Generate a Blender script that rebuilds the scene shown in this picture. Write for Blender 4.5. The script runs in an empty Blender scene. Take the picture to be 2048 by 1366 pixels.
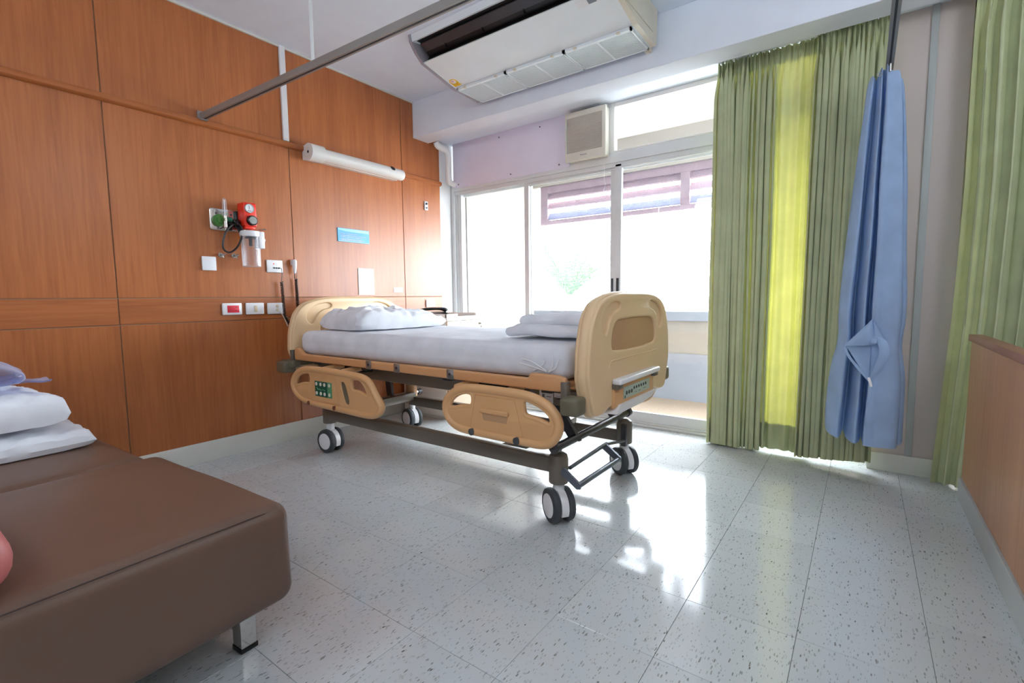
import bpy, bmesh, math, random
from mathutils import Vector, Matrix, noise
random.seed(7)
PI = math.pi
SC = bpy.context.scene
COL = SC.collection

# ------------------------------------------------------------------ camera
cam_d = bpy.data.cameras.new('camera')
cam_d.sensor_width = 36.0
cam_d.lens = 965.78 / 2048 * 36.0
cam_d.clip_start = 0.02
cam = bpy.data.objects.new('camera', cam_d)
COL.objects.link(cam)
YAW, PITCH, ROLL, CAMZ = 0.628990, 0.0900828, -0.0112494, 0.974065
_f = Vector((-math.sin(YAW)*math.cos(PITCH), math.cos(YAW)*math.cos(PITCH), -math.sin(PITCH)))
_r = Vector((math.cos(YAW), math.sin(YAW), 0))
_u = _r.cross(_f)
_r2 = _r*math.cos(ROLL) + _u*math.sin(ROLL)
_u2 = -_r*math.sin(ROLL) + _u*math.cos(ROLL)
cam.matrix_world = Matrix(((_r2.x, _u2.x, -_f.x, 0), (_r2.y, _u2.y, -_f.y, 0), (_r2.z, _u2.z, -_f.z, CAMZ), (0, 0, 0, 1)))
SC.camera = cam

# ------------------------------------------------------------------ world, fill lights, exposure
SKY = 40.0
w = bpy.data.worlds.new('sky'); SC.world = w
w.use_nodes = True
bg = w.node_tree.nodes['Background']
bg.inputs['Color'].default_value = (0.84, 0.93, 1.0, 1)
bg.inputs['Strength'].default_value = SKY

def area(name, loc, rot, sx, sy, power, color=(1, 1, 1), portal=False):
    d = bpy.data.lights.new(name, 'AREA'); d.shape = 'RECTANGLE'; d.size = sx; d.size_y = sy
    d.energy = power; d.color = color
    if portal: d.cycles.is_portal = True
    o = bpy.data.objects.new(name, d); COL.objects.link(o)
    o.location = loc; o.rotation_euler = rot
    return o
# daylight portals in the glazed openings (they emit nothing, they only guide the sky's light)
area('door_portal', (-1.6, 3.60, 1.18), (-PI/2, 0, 0), 3.25, 2.36, 1, portal=True)
area('side_window_portal', (0.42, 3.60, 1.2), (-PI/2, 0, 0), 0.14, 2.3, 1, portal=True)
# added fill lights, out of view, that brighten the room
FILL = 27
for lx, ly in ((-1.9, -0.9), (0.1, -0.9), (1.05, 1.7)):
    d = bpy.data.lights.new('fill_light', 'POINT'); d.energy = FILL; d.shadow_soft_size = 0.28; d.color = (.88, .95, 1.0)
    o = bpy.data.objects.new('fill_light', d); COL.objects.link(o); o.location = (lx, ly, 2.30)

SC.view_settings.view_transform = 'Standard'
SC.view_settings.look = 'None'
SC.view_settings.exposure = 0.0
SC.view_settings.gamma = 1.0
SC.view_settings.use_curve_mapping = False
SC.cycles.max_bounces = 12
SC.cycles.diffuse_bounces = 6
SC.cycles.transparent_max_bounces = 16
SC.cycles.sample_clamp_indirect = 6.0
SC.cycles.use_denoising = True
SC.cycles.caustics_reflective = True
SC.cycles.blur_glossy = 0.6
SC.cycles.caustics_refractive = False

# ------------------------------------------------------------------ materials
def lin(c):
    return tuple(((v/255)/12.92 if v/255 <= 0.04045 else ((v/255+0.055)/1.055)**2.4) for v in c) + (1.0,)

class NT:
    def __init__(s, name):
        s.m = bpy.data.materials.new(name); s.m.use_nodes = True
        s.t = s.m.node_tree; s.t.nodes.clear()
        s.out = s.t.nodes.new('ShaderNodeOutputMaterial')
    def n(s, typ, **kw):
        x = s.t.nodes.new(typ)
        for k, v in kw.items():
            if k in x.inputs.keys(): x.inputs[k].default_value = v
            else: setattr(x, k, v)
        return x
    def l(s, a, b): s.t.links.new(a, b)

def plain(name, rgb, rough=0.5, metal=0.0, spec=0.5, var=0.06, scale=6.0, bump=0.0, bscale=200.0, coat=0.0):
    """principled surface with a slight procedural tone variation and fine relief"""
    N = NT(name)
    p = N.n('ShaderNodeBsdfPrincipled', Roughness=rough, Metallic=metal)
    p.inputs['Specular IOR Level'].default_value = spec
    p.inputs['Coat Weight'].default_value = coat
    c = lin(rgb)
    geo = N.n('ShaderNodeNewGeometry')
    nz = N.n('ShaderNodeTexNoise', Scale=scale, Detail=3.0)
    N.l(geo.outputs['Position'], nz.inputs['Vector'])
    mp = N.n('ShaderNodeMapRange'); mp.inputs[1].default_value = .3; mp.inputs[2].default_value = .7
    mp.inputs[3].default_value = 1-var; mp.inputs[4].default_value = 1+var
    N.l(nz.outputs['Fac'], mp.inputs[0])
    hs = N.n('ShaderNodeHueSaturation'); hs.inputs['Color'].default_value = c
    N.l(mp.outputs[0], hs.inputs['Value'])
    N.l(hs.outputs[0], p.inputs['Base Color'])
    if bump:
        b = N.n('ShaderNodeTexNoise', Scale=bscale, Detail=2.0)
        N.l(geo.outputs['Position'], b.inputs['Vector'])
        bn = N.n('ShaderNodeBump', Strength=bump, Distance=0.002)
        N.l(b.outputs['Fac'], bn.inputs['Height']); N.l(bn.outputs[0], p.inputs['Normal'])
    N.l(p.outputs[0], N.out.inputs[0])
    return N.m

def wood(name, c1, c2, scale, rough=0.33, spec=0.5):
    N = NT(name)
    p = N.n('ShaderNodeBsdfPrincipled', Roughness=rough)
    p.inputs['Specular IOR Level'].default_value = spec
    geo = N.n('ShaderNodeNewGeometry')
    mp = N.n('ShaderNodeMapping'); mp.inputs['Scale'].default_value = scale
    oi = N.n('ShaderNodeObjectInfo')
    cb = N.n('ShaderNodeVectorMath', operation='ADD')
    N.l(geo.outputs['Position'], mp.inputs['Vector'])
    N.l(mp.outputs[0], cb.inputs[0])
    sc = N.n('ShaderNodeVectorMath', operation='SCALE'); sc.inputs['Scale'].default_value = 7.0
    cmb = N.n('ShaderNodeCombineXYZ')
    for i in range(3): N.l(oi.outputs['Random'], cmb.inputs[i])
    N.l(cmb.outputs[0], sc.inputs[0]); N.l(sc.outputs[0], cb.inputs[1])
    n1 = N.n('ShaderNodeTexNoise', Scale=1.0, Detail=6.0, Roughness=0.6, Distortion=0.6)
    N.l(cb.outputs[0], n1.inputs['Vector'])
    n2 = N.n('ShaderNodeTexNoise', Scale=0.12, Detail=2.0)
    N.l(cb.outputs[0], n2.inputs['Vector'])
    ad = N.n('ShaderNodeMath', operation='ADD')
    ml = N.n('ShaderNodeMath', operation='MULTIPLY'); ml.inputs[1].default_value = 0.7
    N.l(n2.outputs['Fac'], ml.inputs[0]); N.l(n1.outputs['Fac'], ad.inputs[0]); N.l(ml.outputs[0], ad.inputs[1])
    r = N.n('ShaderNodeValToRGB')
    r.color_ramp.elements[0].position = 0.55; r.color_ramp.elements[0].color = lin(c2)
    r.color_ramp.elements[1].position = 1.15 if False else 1.0; r.color_ramp.elements[1].color = lin(c1)
    N.l(ad.outputs[0], r.inputs[0]); N.l(r.outputs[0], p.inputs['Base Color'])
    N.l(p.outputs[0], N.out.inputs[0])
    return N.m

def glass(name, tint=(1, 1, 1), refl=0.06):
    N = NT(name)
    t = N.n('ShaderNodeBsdfTransparent'); t.inputs[0].default_value = tint + (1,)
    g = N.n('ShaderNodeBsdfGlossy', Roughness=0.01)
    lw = N.n('ShaderNodeLayerWeight', Blend=0.5)
    pw = N.n('ShaderNodeMath', operation='POWER'); pw.inputs[1].default_value = 5.0
    f = N.n('ShaderNodeMath', operation='MULTIPLY_ADD'); f.inputs[1].default_value = 0.7; f.inputs[2].default_value = refl*.5
    N.l(lw.outputs['Facing'], pw.inputs[0]); N.l(pw.outputs[0], f.inputs[0])
    m = N.n('ShaderNodeMixShader')
    N.l(f.outputs[0], m.inputs[0]); N.l(t.outputs[0], m.inputs[1]); N.l(g.outputs[0], m.inputs[2])
    N.l(m.outputs[0], N.out.inputs[0])
    return N.m

def milky(name, tint, opac):
    """clear plastic: part transparent, part white haze, part gloss"""
    N = NT(name)
    t = N.n('ShaderNodeBsdfTransparent'); t.inputs[0].default_value = lin(tint)
    p = N.n('ShaderNodeBsdfPrincipled', Roughness=0.12); p.inputs['Base Color'].default_value = lin(tint)
    m = N.n('ShaderNodeMixShader')
    lw = N.n('ShaderNodeLayerWeight', Blend=0.22)
    a = N.n('ShaderNodeMath', operation='ADD'); a.inputs[1].default_value = opac; a.use_clamp = True
    N.l(lw.outputs['Facing'], a.inputs[0]); N.l(a.outputs[0], m.inputs[0])
    N.l(t.outputs[0], m.inputs[1]); N.l(p.outputs[0], m.inputs[2]); N.l(m.outputs[0], N.out.inputs[0])
    return N.m

def cloth(name, rgb, trans_rgb, tr=0.35, weave=600.0, spec=0.0):
    N = NT(name)
    geo = N.n('ShaderNodeNewGeometry')
    d = N.n('ShaderNodeBsdfDiffuse'); t = N.n('ShaderNodeBsdfTranslucent')
    nz = N.n('ShaderNodeTexNoise', Scale=9.0, Detail=3.0)
    N.l(geo.outputs['Position'], nz.inputs['Vector'])
    mp = N.n('ShaderNodeMapRange'); mp.inputs[1].default_value = .3; mp.inputs[2].default_value = .7
    mp.inputs[3].default_value = .93; mp.inputs[4].default_value = 1.07
    N.l(nz.outputs['Fac'], mp.inputs[0])
    for s, c in ((d, rgb), (t, trans_rgb)):
        h = N.n('ShaderNodeHueSaturation'); h.inputs['Color'].default_value = lin(c)
        N.l(mp.outputs[0], h.inputs['Value']); N.l(h.outputs[0], s.inputs['Color'])
    b = N.n('ShaderNodeTexNoise', Scale=weave, Detail=1.0); N.l(geo.outputs['Position'], b.inputs['Vector'])
    bn = N.n('ShaderNodeBump', Strength=0.25, Distance=0.001)
    N.l(b.outputs['Fac'], bn.inputs['Height']); N.l(bn.outputs[0], d.inputs['Normal'])
    m = N.n('ShaderNodeMixShader'); m.inputs[0].default_value = tr
    N.l(d.outputs[0], m.inputs[1]); N.l(t.outputs[0], m.inputs[2]); N.l(m.outputs[0], N.out.inputs[0])
    return N.m

def vinyl_tile():
    N = NT('speckled_vinyl_tile')
    p = N.n('ShaderNodeBsdfPrincipled')
    p.inputs['Specular IOR Level'].default_value = 0.75
    geo = N.n('ShaderNodeNewGeometry')
    oi = N.n('ShaderNodeObjectInfo')
    base = N.n('ShaderNodeHueSaturation'); base.inputs['Color'].default_value = lin((193, 198, 200))
    mr = N.n('ShaderNodeMapRange'); mr.inputs[3].default_value = .95; mr.inputs[4].default_value = 1.04
    N.l(oi.outputs['Random'], mr.inputs[0]); N.l(mr.outputs[0], base.inputs['Value'])
    last = base.outputs[0]
    nd = N.n('ShaderNodeTexNoise', Scale=60.0, Detail=2.0)
    N.l(geo.outputs['Position'], nd.inputs['Vector'])
    for sc, th, col, seed, rnd in (((140, 40, 1), .27, (128, 128, 124), 0.0, .88), ((220, 70, 1), .30, (150, 150, 146), 31.0, .80), ((80, 34, 1), .18, (98, 98, 96), 77.0, .955), ((110, 26, 1), .22, (132, 130, 124), 50.0, .93)):
        mp = N.n('ShaderNodeMapping'); mp.inputs['Scale'].default_value = sc; mp.inputs['Location'].default_value = (seed, seed*1.3, 0)
        mp.inputs['Rotation'].default_value = (0, 0, 0.12)
        N.l(geo.outputs['Position'], mp.inputs['Vector'])
        av = N.n('ShaderNodeVectorMath', operation='MULTIPLY_ADD'); av.inputs[1].default_value = (.5, .5, .5)
        N.l(nd.outputs['Color'], av.inputs[0]); N.l(mp.outputs[0], av.inputs[2])
        v = N.n('ShaderNodeTexVoronoi', voronoi_dimensions='2D', Scale=1.0); N.l(av.outputs[0], v.inputs['Vector'])
        lt = N.n('ShaderNodeMath', operation='LESS_THAN'); lt.inputs[1].default_value = th
        N.l(v.outputs['Distance'], lt.inputs[0])
        sp = N.n('ShaderNodeSeparateColor'); N.l(v.outputs['Color'], sp.inputs[0])
        gt = N.n('ShaderNodeMath', operation='GREATER_THAN'); gt.inputs[1].default_value = rnd
        N.l(sp.outputs[0], gt.inputs[0])
        ml = N.n('ShaderNodeMath', operation='MULTIPLY'); N.l(lt.outputs[0], ml.inputs[0]); N.l(gt.outputs[0], ml.inputs[1])
        m2 = N.n('ShaderNodeMath', operation='MULTIPLY'); N.l(ml.outputs[0], m2.inputs[0]); N.l(sp.outputs[1], m2.inputs[1])
        mx = N.n('ShaderNodeMix', data_type='RGBA'); mx.inputs[7].default_value = lin(col)
        N.l(m2.outputs[0], mx.inputs[0]); N.l(last, mx.inputs[6]); last = mx.outputs[2]
    N.l(last, p.inputs['Base Color'])
    rn = N.n('ShaderNodeTexNoise', Scale=3.0, Detail=4.0); N.l(geo.outputs['Position'], rn.inputs['Vector'])
    rr = N.n('ShaderNodeMapRange'); rr.inputs[3].default_value = .06; rr.inputs[4].default_value = .17
    N.l(rn.outputs['Fac'], rr.inputs[0]); N.l(rr.outputs[0], p.inputs['Roughness'])
    bn = N.n('ShaderNodeBump', Strength=0.05, Distance=0.01)
    b = N.n('ShaderNodeTexNoise', Scale=7.0, Detail=2.0); N.l(geo.outputs['Position'], b.inputs['Vector'])
    N.l(b.outputs['Fac'], bn.inputs['Height']); N.l(bn.outputs[0], p.inputs['Normal'])
    N.l(p.outputs[0], N.out.inputs[0])
    return N.m

M = {}
M['wood_v'] = wood('cherry_veneer_vertical', (168, 99, 53), (143, 78, 39), (5, 66, 3))
M['wood_h'] = wood('cherry_veneer_horizontal', (166, 97, 52), (141, 77, 38), (5, 3, 66))
M['wood_pale'] = wood('pale_wood', (226, 206, 184), (206, 182, 158), (30, 4, 30))
M['wood_part'] = wood('partition_veneer', (180, 132, 96), (156, 108, 76), (30, 34, 2.0))
M['wood_cap'] = wood('partition_cap', (150, 96, 78), (128, 78, 62), (20, 2, 20))
M['groove'] = plain('groove_brown', (150, 122, 98), .8)  # brown of the backing between the wall panels
M['paint'] = plain('ceiling_paint', (232, 242, 255), .7, var=.02)
M['beam'] = plain('beam_paint', (234, 242, 254), .7, var=.02)
M['white_wall'] = plain('white_wall_paint', (242, 244, 244), .7, var=.03)
M['mauve_wall'] = plain('mauve_wall_paint', (196, 184, 180), .75, var=.04, scale=2)
M['skirting'] = plain('white_skirting', (214, 214, 206), .45, var=.03)
M['skirting_grey'] = plain('grey_kickboard', (170, 174, 174), .5, var=.03)
M['lav'] = plain('lavender_board', (232, 226, 242), .6, var=.02)
M['alu'] = plain('aluminium_frame', (226, 229, 230), .4, .1, var=.03)
M['alu_rail'] = plain('grey_rail', (150, 146, 142), .4, .4, var=.04)
M['alu_dark'] = plain('dark_slot', (44, 46, 52), .6)
M['glass'] = glass('window_glass')
M['tile'] = vinyl_tile()
M['grout'] = plain('tile_joint', (106, 102, 94), .8)
M['cream'] = plain('balcony_cream', (158, 152, 143), .8, var=.03)
M['bal_floor'] = plain('balcony_floor', (140, 122, 103), .7, var=.12, scale=60)
M['bal_white'] = plain('balcony_white', (146, 152, 162), .7, var=.03)
M['red_wood'] = plain('hazed_red_brown_louver', (172, 146, 148), .6, var=.1)  # red-brown paled so the base colour carries the window haze
M['blue_wood'] = plain('hazed_blue_louver', (146, 158, 184), .6, var=.1)  # blue slats, with the haze mixed into their colour too
M['net'] = plain('grey_net', (150, 150, 170), .7)
M['ac'] = plain('ac_casing', (230, 238, 243), .35, var=.02)
M['ac_side'] = plain('ac_end_cap', (214, 208, 190), .45, var=.04)
M['ac_grey'] = plain('ac_grey', (150, 146, 154), .5)
M['cream_plastic'] = plain('cream_plastic', (222, 218, 204), .4, var=.03)
M['grille_slat'] = plain('grille_slat', (208, 202, 192), .5, var=.05)
M['black'] = plain('black_plastic', (10, 10, 12), .35)
M['rubber'] = plain('dark_rubber', (62, 66, 70), .6)
M['white_plastic'] = plain('white_plastic', (232, 232, 234), .3, var=.02)
M['white_enamel'] = plain('white_enamel', (236, 234, 230), .25, var=.02)
M['ivory'] = plain('ivory_switch', (224, 206, 168), .4)
M['red'] = plain('red_plastic', (226, 46, 22), .35, var=.03)
M['pinkred'] = plain('socket_red', (214, 36, 58), .4)
M['chrome'] = plain('chrome', (210, 208, 204), .12, 1.0, var=.02)
M['steel'] = plain('steel', (170, 170, 168), .3, .9, var=.03)
M['green'] = plain('green_plastic', (70, 126, 50), .4)
M['dgreen'] = plain('dark_green_plastic', (20, 84, 66), .4)
M['lgreen'] = plain('light_green_panel', (84, 150, 108), .4)
M['blue_sign'] = plain('blue_sign', (52, 152, 210), .35, var=.02)
M['paper'] = plain('paper', (232, 234, 238), .6, var=.01)
M['ink'] = plain('grey_ink', (120, 124, 136), .7)
M['dink'] = plain('dark_ink', (70, 74, 80), .7)
M['yellow'] = plain('yellow_sticker', (232, 186, 30), .5)
M['tan'] = plain('tan_plastic', (214, 166, 116), .38, var=.03, bump=.04)
M['tan_board'] = plain('tan_board', (224, 192, 150), .35, var=.02, bump=.04)
M['tan_inset'] = plain('tan_inset', (186, 146, 108), .4, var=.02)
M['tan_deck'] = plain('tan_deck', (206, 152, 104), .4, var=.03)
M['taupe'] = plain('taupe_steel', (112, 104, 94), .35, .2, var=.04)
M['pedal'] = plain('pedal_steel', (104, 110, 122), .3, .5)
M['dsteel'] = plain('dark_steel', (66, 66, 70), .35, .4)
M['olive'] = plain('olive_bumper', (104, 97, 78), .45)
M['sheet'] = cloth('white_sheet', (232, 234, 240), (235, 236, 240), .12, 700)
M['pillowcase'] = cloth('white_pillowcase', (236, 238, 244), (235, 236, 240), .15, 500)
M['leather'] = plain('brown_leatherette', (104, 79, 65), .42, var=.04, scale=4, bump=.12, bscale=420)
M['seam'] = plain('seam_brown', (66, 50, 44), .7)  # dark brown of the seam lines and piping
M['pink'] = plain('pink_leatherette', (190, 108, 106), .5, var=.04, bump=.08, bscale=300)
M['green_cloth'] = cloth('green_curtain', (196, 204, 166), (186, 178, 72), .19)
M['green_hem'] = cloth('green_hem', (192, 196, 150), (140, 150, 60), .06)
M['blue_cloth'] = cloth('blue_curtain', (168, 192, 224), (150, 186, 232), .25)
M['bluelinen'] = cloth('blue_linen', (72, 96, 164), (72, 96, 164), .2)
M['bag'] = milky('plastic_bag', (206, 214, 242), .05)
M['clear'] = milky('clear_plastic', (250, 251, 253), .03)
M['leaf'] = cloth('palm_leaf', (56, 82, 56), (66, 90, 50), .25)
M['bark'] = plain('palm_bark', (170, 160, 146), .8)
M['ground'] = plain('pale_ground', (190, 188, 180), .9)

# ------------------------------------------------------------------ mesh helpers
class MB:
    """collects shapes that become ONE mesh"""
    def __init__(s): s.v = []; s.f = []
    def add(s, vs, fs):
        o = len(s.v); s.v += [Vector(p) for p in vs]; s.f += [tuple(i+o for i in f) for f in fs]; return s
    def box(s, x0, x1, y0, y1, z0, z1, bev=0.0, seg=2):
        if x0 > x1: x0, x1 = x1, x0
        if y0 > y1: y0, y1 = y1, y0
        if z0 > z1: z0, z1 = z1, z0
        vs = [(x0, y0, z0), (x1, y0, z0), (x1, y1, z0), (x0, y1, z0), (x0, y0, z1), (x1, y0, z1), (x1, y1, z1), (x0, y1, z1)]
        fs = [(3, 2, 1, 0), (4, 5, 6, 7), (0, 1, 5, 4), (1, 2, 6, 5), (2, 3, 7, 6), (3, 0, 4, 7)]
        if bev <= 0: return s.add(vs, fs)
        bm = bmesh.new(); b = [bm.verts.new(p) for p in vs]
        for f in fs: bm.faces.new([b[i] for i in f])
        bev = min(bev, .49*min(x1-x0, y1-y0, z1-z0))
        bmesh.ops.bevel(bm, geom=bm.edges[:], offset=bev, segments=seg, profile=.5, affect='EDGES')
        return s.bm(bm)
    def bm(s, bm):
        bm.verts.index_update()
        s.add([v.co.copy() for v in bm.verts], [tuple(v.index for v in f.verts) for f in bm.faces]); bm.free(); return s
    def tube(s, path, r, seg=10, caps=True, closed=False):
        P = [Vector(p) for p in path]; n = len(P); rs = r if isinstance(r, (list, tuple)) else [r]*n
        vs = []; prev = None
        for i in range(n):
            if closed: t = P[(i+1) % n]-P[(i-1) % n]
            else: t = P[min(i+1, n-1)]-P[max(i-1, 0)]
            t.normalize()
            if prev is None:
                a = Vector((0, 0, 1)) if abs(t.z) < .9 else Vector((1, 0, 0))
                nx = t.cross(a).normalized()
            else:
                nx = prev - t*prev.dot(t)
                if nx.length < 1e-6: nx = t.orthogonal()
                nx.normalize()
            prev = nx; ny = t.cross(nx)
            for k in range(seg):
                a = 2*PI*k/seg; vs.append(P[i] + (nx*math.cos(a)+ny*math.sin(a))*rs[i])
        fs = []
        m = n if closed else n-1
        for i in range(m):
            j = (i+1) % n
            for k in range(seg):
                k2 = (k+1) % seg; fs.append((i*seg+k, i*seg+k2, j*seg+k2, j*seg+k))
        if caps and not closed:
            fs.append(tuple(range(seg-1, -1, -1))); fs.append(tuple((n-1)*seg+k for k in range(seg)))
        return s.add(vs, fs)
    def cyl(s, a, b, r, seg=20, r2=None): return s.tube([a, b], [r, r if r2 is None else r2], seg)
    def lathe(s, c, axis, prof, seg=28):
        """prof: (distance along axis, radius)"""
        c = Vector(c); ax = Vector(axis).normalized(); nx = ax.orthogonal().normalized(); ny = ax.cross(nx)
        vs = []; n = len(prof)
        for d, r in prof:
            for k in range(seg):
                a = 2*PI*k/seg; vs.append(c+ax*d+(nx*math.cos(a)+ny*math.sin(a))*max(r, 1e-5))
        fs = [(i*seg+k, i*seg+(k+1) % seg, (i+1)*seg+(k+1) % seg, (i+1)*seg+k) for i in range(n-1) for k in range(seg)]
        fs.append(tuple(range(seg-1, -1, -1))); fs.append(tuple((n-1)*seg+k for k in range(seg)))
        return s.add(vs, fs)
    def prism(s, poly, axis, a, b):
        """poly in the two other axes (in order x,y,z), extruded along axis from a to b"""
        def P(u, v, w):
            return {'x': (w, u, v), 'y': (u, w, v), 'z': (u, v, w)}[axis]
        n = len(poly)
        vs = [P(u, v, a) for u, v in poly]+[P(u, v, b) for u, v in poly]
        fs = [tuple(range(n)), tuple(range(2*n-1, n-1, -1))]+[(i, (i+1) % n, n+(i+1) % n, n+i) for i in range(n)]
        return s.add(vs, fs)
    def grid(s, fn, nu, nv, closed_u=False):
        vs = [fn(i/(nu if closed_u else nu-1), j/(nv-1)) for j in range(nv) for i in range(nu)]
        fs = []
        for j in range(nv-1):
            for i in range(nu if closed_u else nu-1):
                i2 = (i+1) % nu; fs.append((j*nu+i, j*nu+i2, (j+1)*nu+i2, (j+1)*nu+i))
        return s.add(vs, fs)
    def soft(s, c, size, r, n=(10, 10, 4), amp=0.0, nsc=5.0, crown=0.0, seed=0.0, fn=None):
        """rounded box on a dense grid, so that it can be dented and crumpled"""
        bm = bmesh.new(); hx, hy, hz = [q/2 for q in size]; vd = {}
        def vert(p):
            k = tuple(round(q, 5) for q in p)
            if k not in vd: vd[k] = bm.verts.new(p)
            return vd[k]
        def lines(h, k):
            if r >= h: inner = [0.0]
            a = [-h, -h+r*.3, -h+r*.7] if r > 0 else [-h]
            inn = [(-h+r)+(2*(h-r))*i/k for i in range(k+1)]
            return a+inn+[-q for q in reversed(a)]
        L = [lines(hx, n[0]), lines(hy, n[1]), lines(hz, n[2])]
        for ax in range(3):
            o = [q for q in range(3) if q != ax]
            for sgn in (-1, 1):
                A, B = L[o[0]], L[o[1]]
                for i in range(len(A)-1):
                    for j in range(len(B)-1):
                        q = []
                        for (a, b) in ((A[i], B[j]), (A[i+1], B[j]), (A[i+1], B[j+1]), (A[i], B[j+1])):
                            p = [0, 0, 0]; p[ax] = sgn*(hx, hy, hz)[ax]; p[o[0]] = a; p[o[1]] = b; q.append(vert(tuple(p)))
                        if len(set(q)) == 4: bm.faces.new(q)
        for v in bm.verts:
            p = v.co.copy(); inn = Vector([max(-(h-r), min(h-r, q)) for q, h in zip(p, (hx, hy, hz))])
            d = p-inn
            if d.length > 1e-9: p = inn+d.normalized()*r
            if crown and p.z > 0:
                p.z += crown*(1-(p.x/hx)**2)*(1-(p.y/hy)**2)
            if amp:
                q = p*nsc+Vector((seed, seed*2, seed*3))
                p += Vector((noise.noise(q), noise.noise(q+Vector((9, 3, 5))), noise.noise(q+Vector((2, 8, 1)))))*amp
            if fn: p = fn(p)
            v.co = p+Vector(c)
        bmesh.ops.recalc_face_normals(bm, faces=bm.faces[:])
        return s.bm(bm)
    def xf(s, mat):
        s.v = [mat @ v for v in s.v]; return s

def me_build(name, mb, mats, smooth=True, angle=40, fix=True):
    me = bpy.data.meshes.new(name)
    me.from_pydata([tuple(v) for v in mb.v], [], mb.f); me.update()
    if fix:
        bm = bmesh.new(); bm.from_mesh(me); bmesh.ops.recalc_face_normals(bm, faces=bm.faces[:]); bm.to_mesh(me); bm.free()
    for m in (mats if isinstance(mats, (list, tuple)) else [mats]): me.materials.append(m)
    if smooth:
        me.polygons.foreach_set('use_smooth', [True]*len(me.polygons))
        me.set_sharp_from_angle(angle=math.radians(angle))
    return me

def worldpos(o):
    p = Vector(o.location)
    while o.parent: o = o.parent; p += Vector(o.location)
    return p

def obj(name, mb, mat, parent=None, origin=None, local=False, smooth=True, angle=40, fix=True):
    """one mesh object; coordinates in mb are world ones unless local"""
    org = Vector(origin) if origin is not None else (Vector((0, 0, 0)))
    pw = worldpos(parent) if (parent and not local) else Vector((0, 0, 0))
    if parent and origin is None and not local: org = pw
    if not local: mb.v = [v-org for v in mb.v]
    o = bpy.data.objects.new(name, me_build(name, mb, mat, smooth, angle, fix))
    COL.objects.link(o)
    if parent: o.parent = parent
    o.location = (org-pw) if not local else org
    return o

def empty(name, loc, rz=0.0):
    o = bpy.data.objects.new(name, None); COL.objects.link(o); o.empty_display_size = .1
    o.location = loc; o.rotation_euler = (0, 0, rz); return o

def tag(o, label, cat, group=None):
    o['label'] = label; o['category'] = cat
    if group: o['group'] = group
    return o
def thing(name, loc, label, cat, group=None, rz=0.0): return tag(empty(name, loc, rz), label, cat, group)
def struct(o): o['kind'] = 'structure'; return o
def stuff(o): o['kind'] = 'stuff'; return o
def lab(o, t): o['label'] = t; return o

def _cr(p0, p1, p2, p3, t):
    """centripetal Catmull-Rom, no overshoot where long and short steps meet"""
    d1 = max(1e-6, (p1-p0).length)**.5; d2 = max(1e-6, (p2-p1).length)**.5; d3 = max(1e-6, (p3-p2).length)**.5
    if (p1-p0).length < 1e-7: d1 = d2
    if (p3-p2).length < 1e-7: d3 = d2
    m1 = (p1-p0)/d1-(p2-p0)/(d1+d2)+(p2-p1)/d2; m2 = (p2-p1)/d2-(p3-p1)/(d2+d3)+(p3-p2)/d3
    m1 *= d2; m2 *= d2
    return p1+m1*t+(-3*p1+3*p2-2*m1-m2)*t*t+(2*p1-2*p2+m1+m2)*t**3

def smoothpoly(pts, k=4):
    """closed smooth curve through the points"""
    n = len(pts); P = [Vector(p) for p in pts]; out = []
    for i in range(n):
        for j in range(k): out.append(_cr(P[i-1], P[i], P[(i+1) % n], P[(i+2) % n], j/k))
    return [(q.x, q.y) for q in out]

def smoothpath(pts, k=6):
    n = len(pts); P = [Vector(p) for p in pts]; out = []
    for i in range(n-1):
        a = P[i-1] if i else P[0]*2-P[1]; b = P[i+2] if i+2 < n else P[-1]*2-P[-2]
        for j in range(k): out.append(_cr(a, P[i], P[i+1], b, j/k))
    out.append(P[-1]); return out

def even(poly, step, it):
    """resample a closed outline evenly and soften its corners"""
    P = [Vector(p) for p in poly]; n = len(P); L = [0]
    for i in range(n): L.append(L[-1]+(P[(i+1) % n]-P[i]).length)
    m = max(12, int(L[-1]/step)); out = []; k = 0
    for j in range(m):
        d = L[-1]*j/m
        while L[k+1] < d: k += 1
        t = (d-L[k])/max(1e-9, L[k+1]-L[k]); out.append(P[k].lerp(P[(k+1) % n], t))
    for _ in range(it): out = [(out[i-1]+out[i]*2+out[(i+1) % m])/4 for i in range(m)]
    return [(q.x, q.y) for q in out]

def plate(outline, holes, ext, bev, res=3, soften=True):
    """a solid plate with holes and rounded edges, in its own XY plane, thickness 2*(ext+bev)"""
    cu = bpy.data.curves.new('tmp', 'CURVE'); cu.dimensions = '2D'; cu.fill_mode = 'BOTH'
    for poly in [outline]+list(holes):
        if soften and bev > .002: poly = even(poly, .006, 4)
        sp = cu.splines.new('POLY'); sp.points.add(len(poly)-1); sp.use_cyclic_u = True
        for q, (x, y) in zip(sp.points, poly): q.co = (x, y, 0, 1)
    cu.extrude = ext; cu.bevel_depth = bev; cu.bevel_resolution = res; cu.offset = -bev
    o = bpy.data.objects.new('tmp', cu); COL.objects.link(o)
    dg = bpy.context.evaluated_depsgraph_get(); dg.update()
    me = bpy.data.meshes.new_from_object(o.evaluated_get(dg))
    mb = MB(); mb.add([v.co.copy() for v in me.vertices], [tuple(p.vertices) for p in me.polygons])
    bpy.data.objects.remove(o); bpy.data.curves.remove(cu); bpy.data.meshes.remove(me)
    bm = bmesh.new(); vs = [bm.verts.new(v) for v in mb.v]
    for f in mb.f:
        try: bm.faces.new([vs[i] for i in f])
        except ValueError: pass
    bmesh.ops.remove_doubles(bm, verts=bm.verts[:], dist=1e-6)
    r = MB(); r.bm(bm); return r

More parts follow.
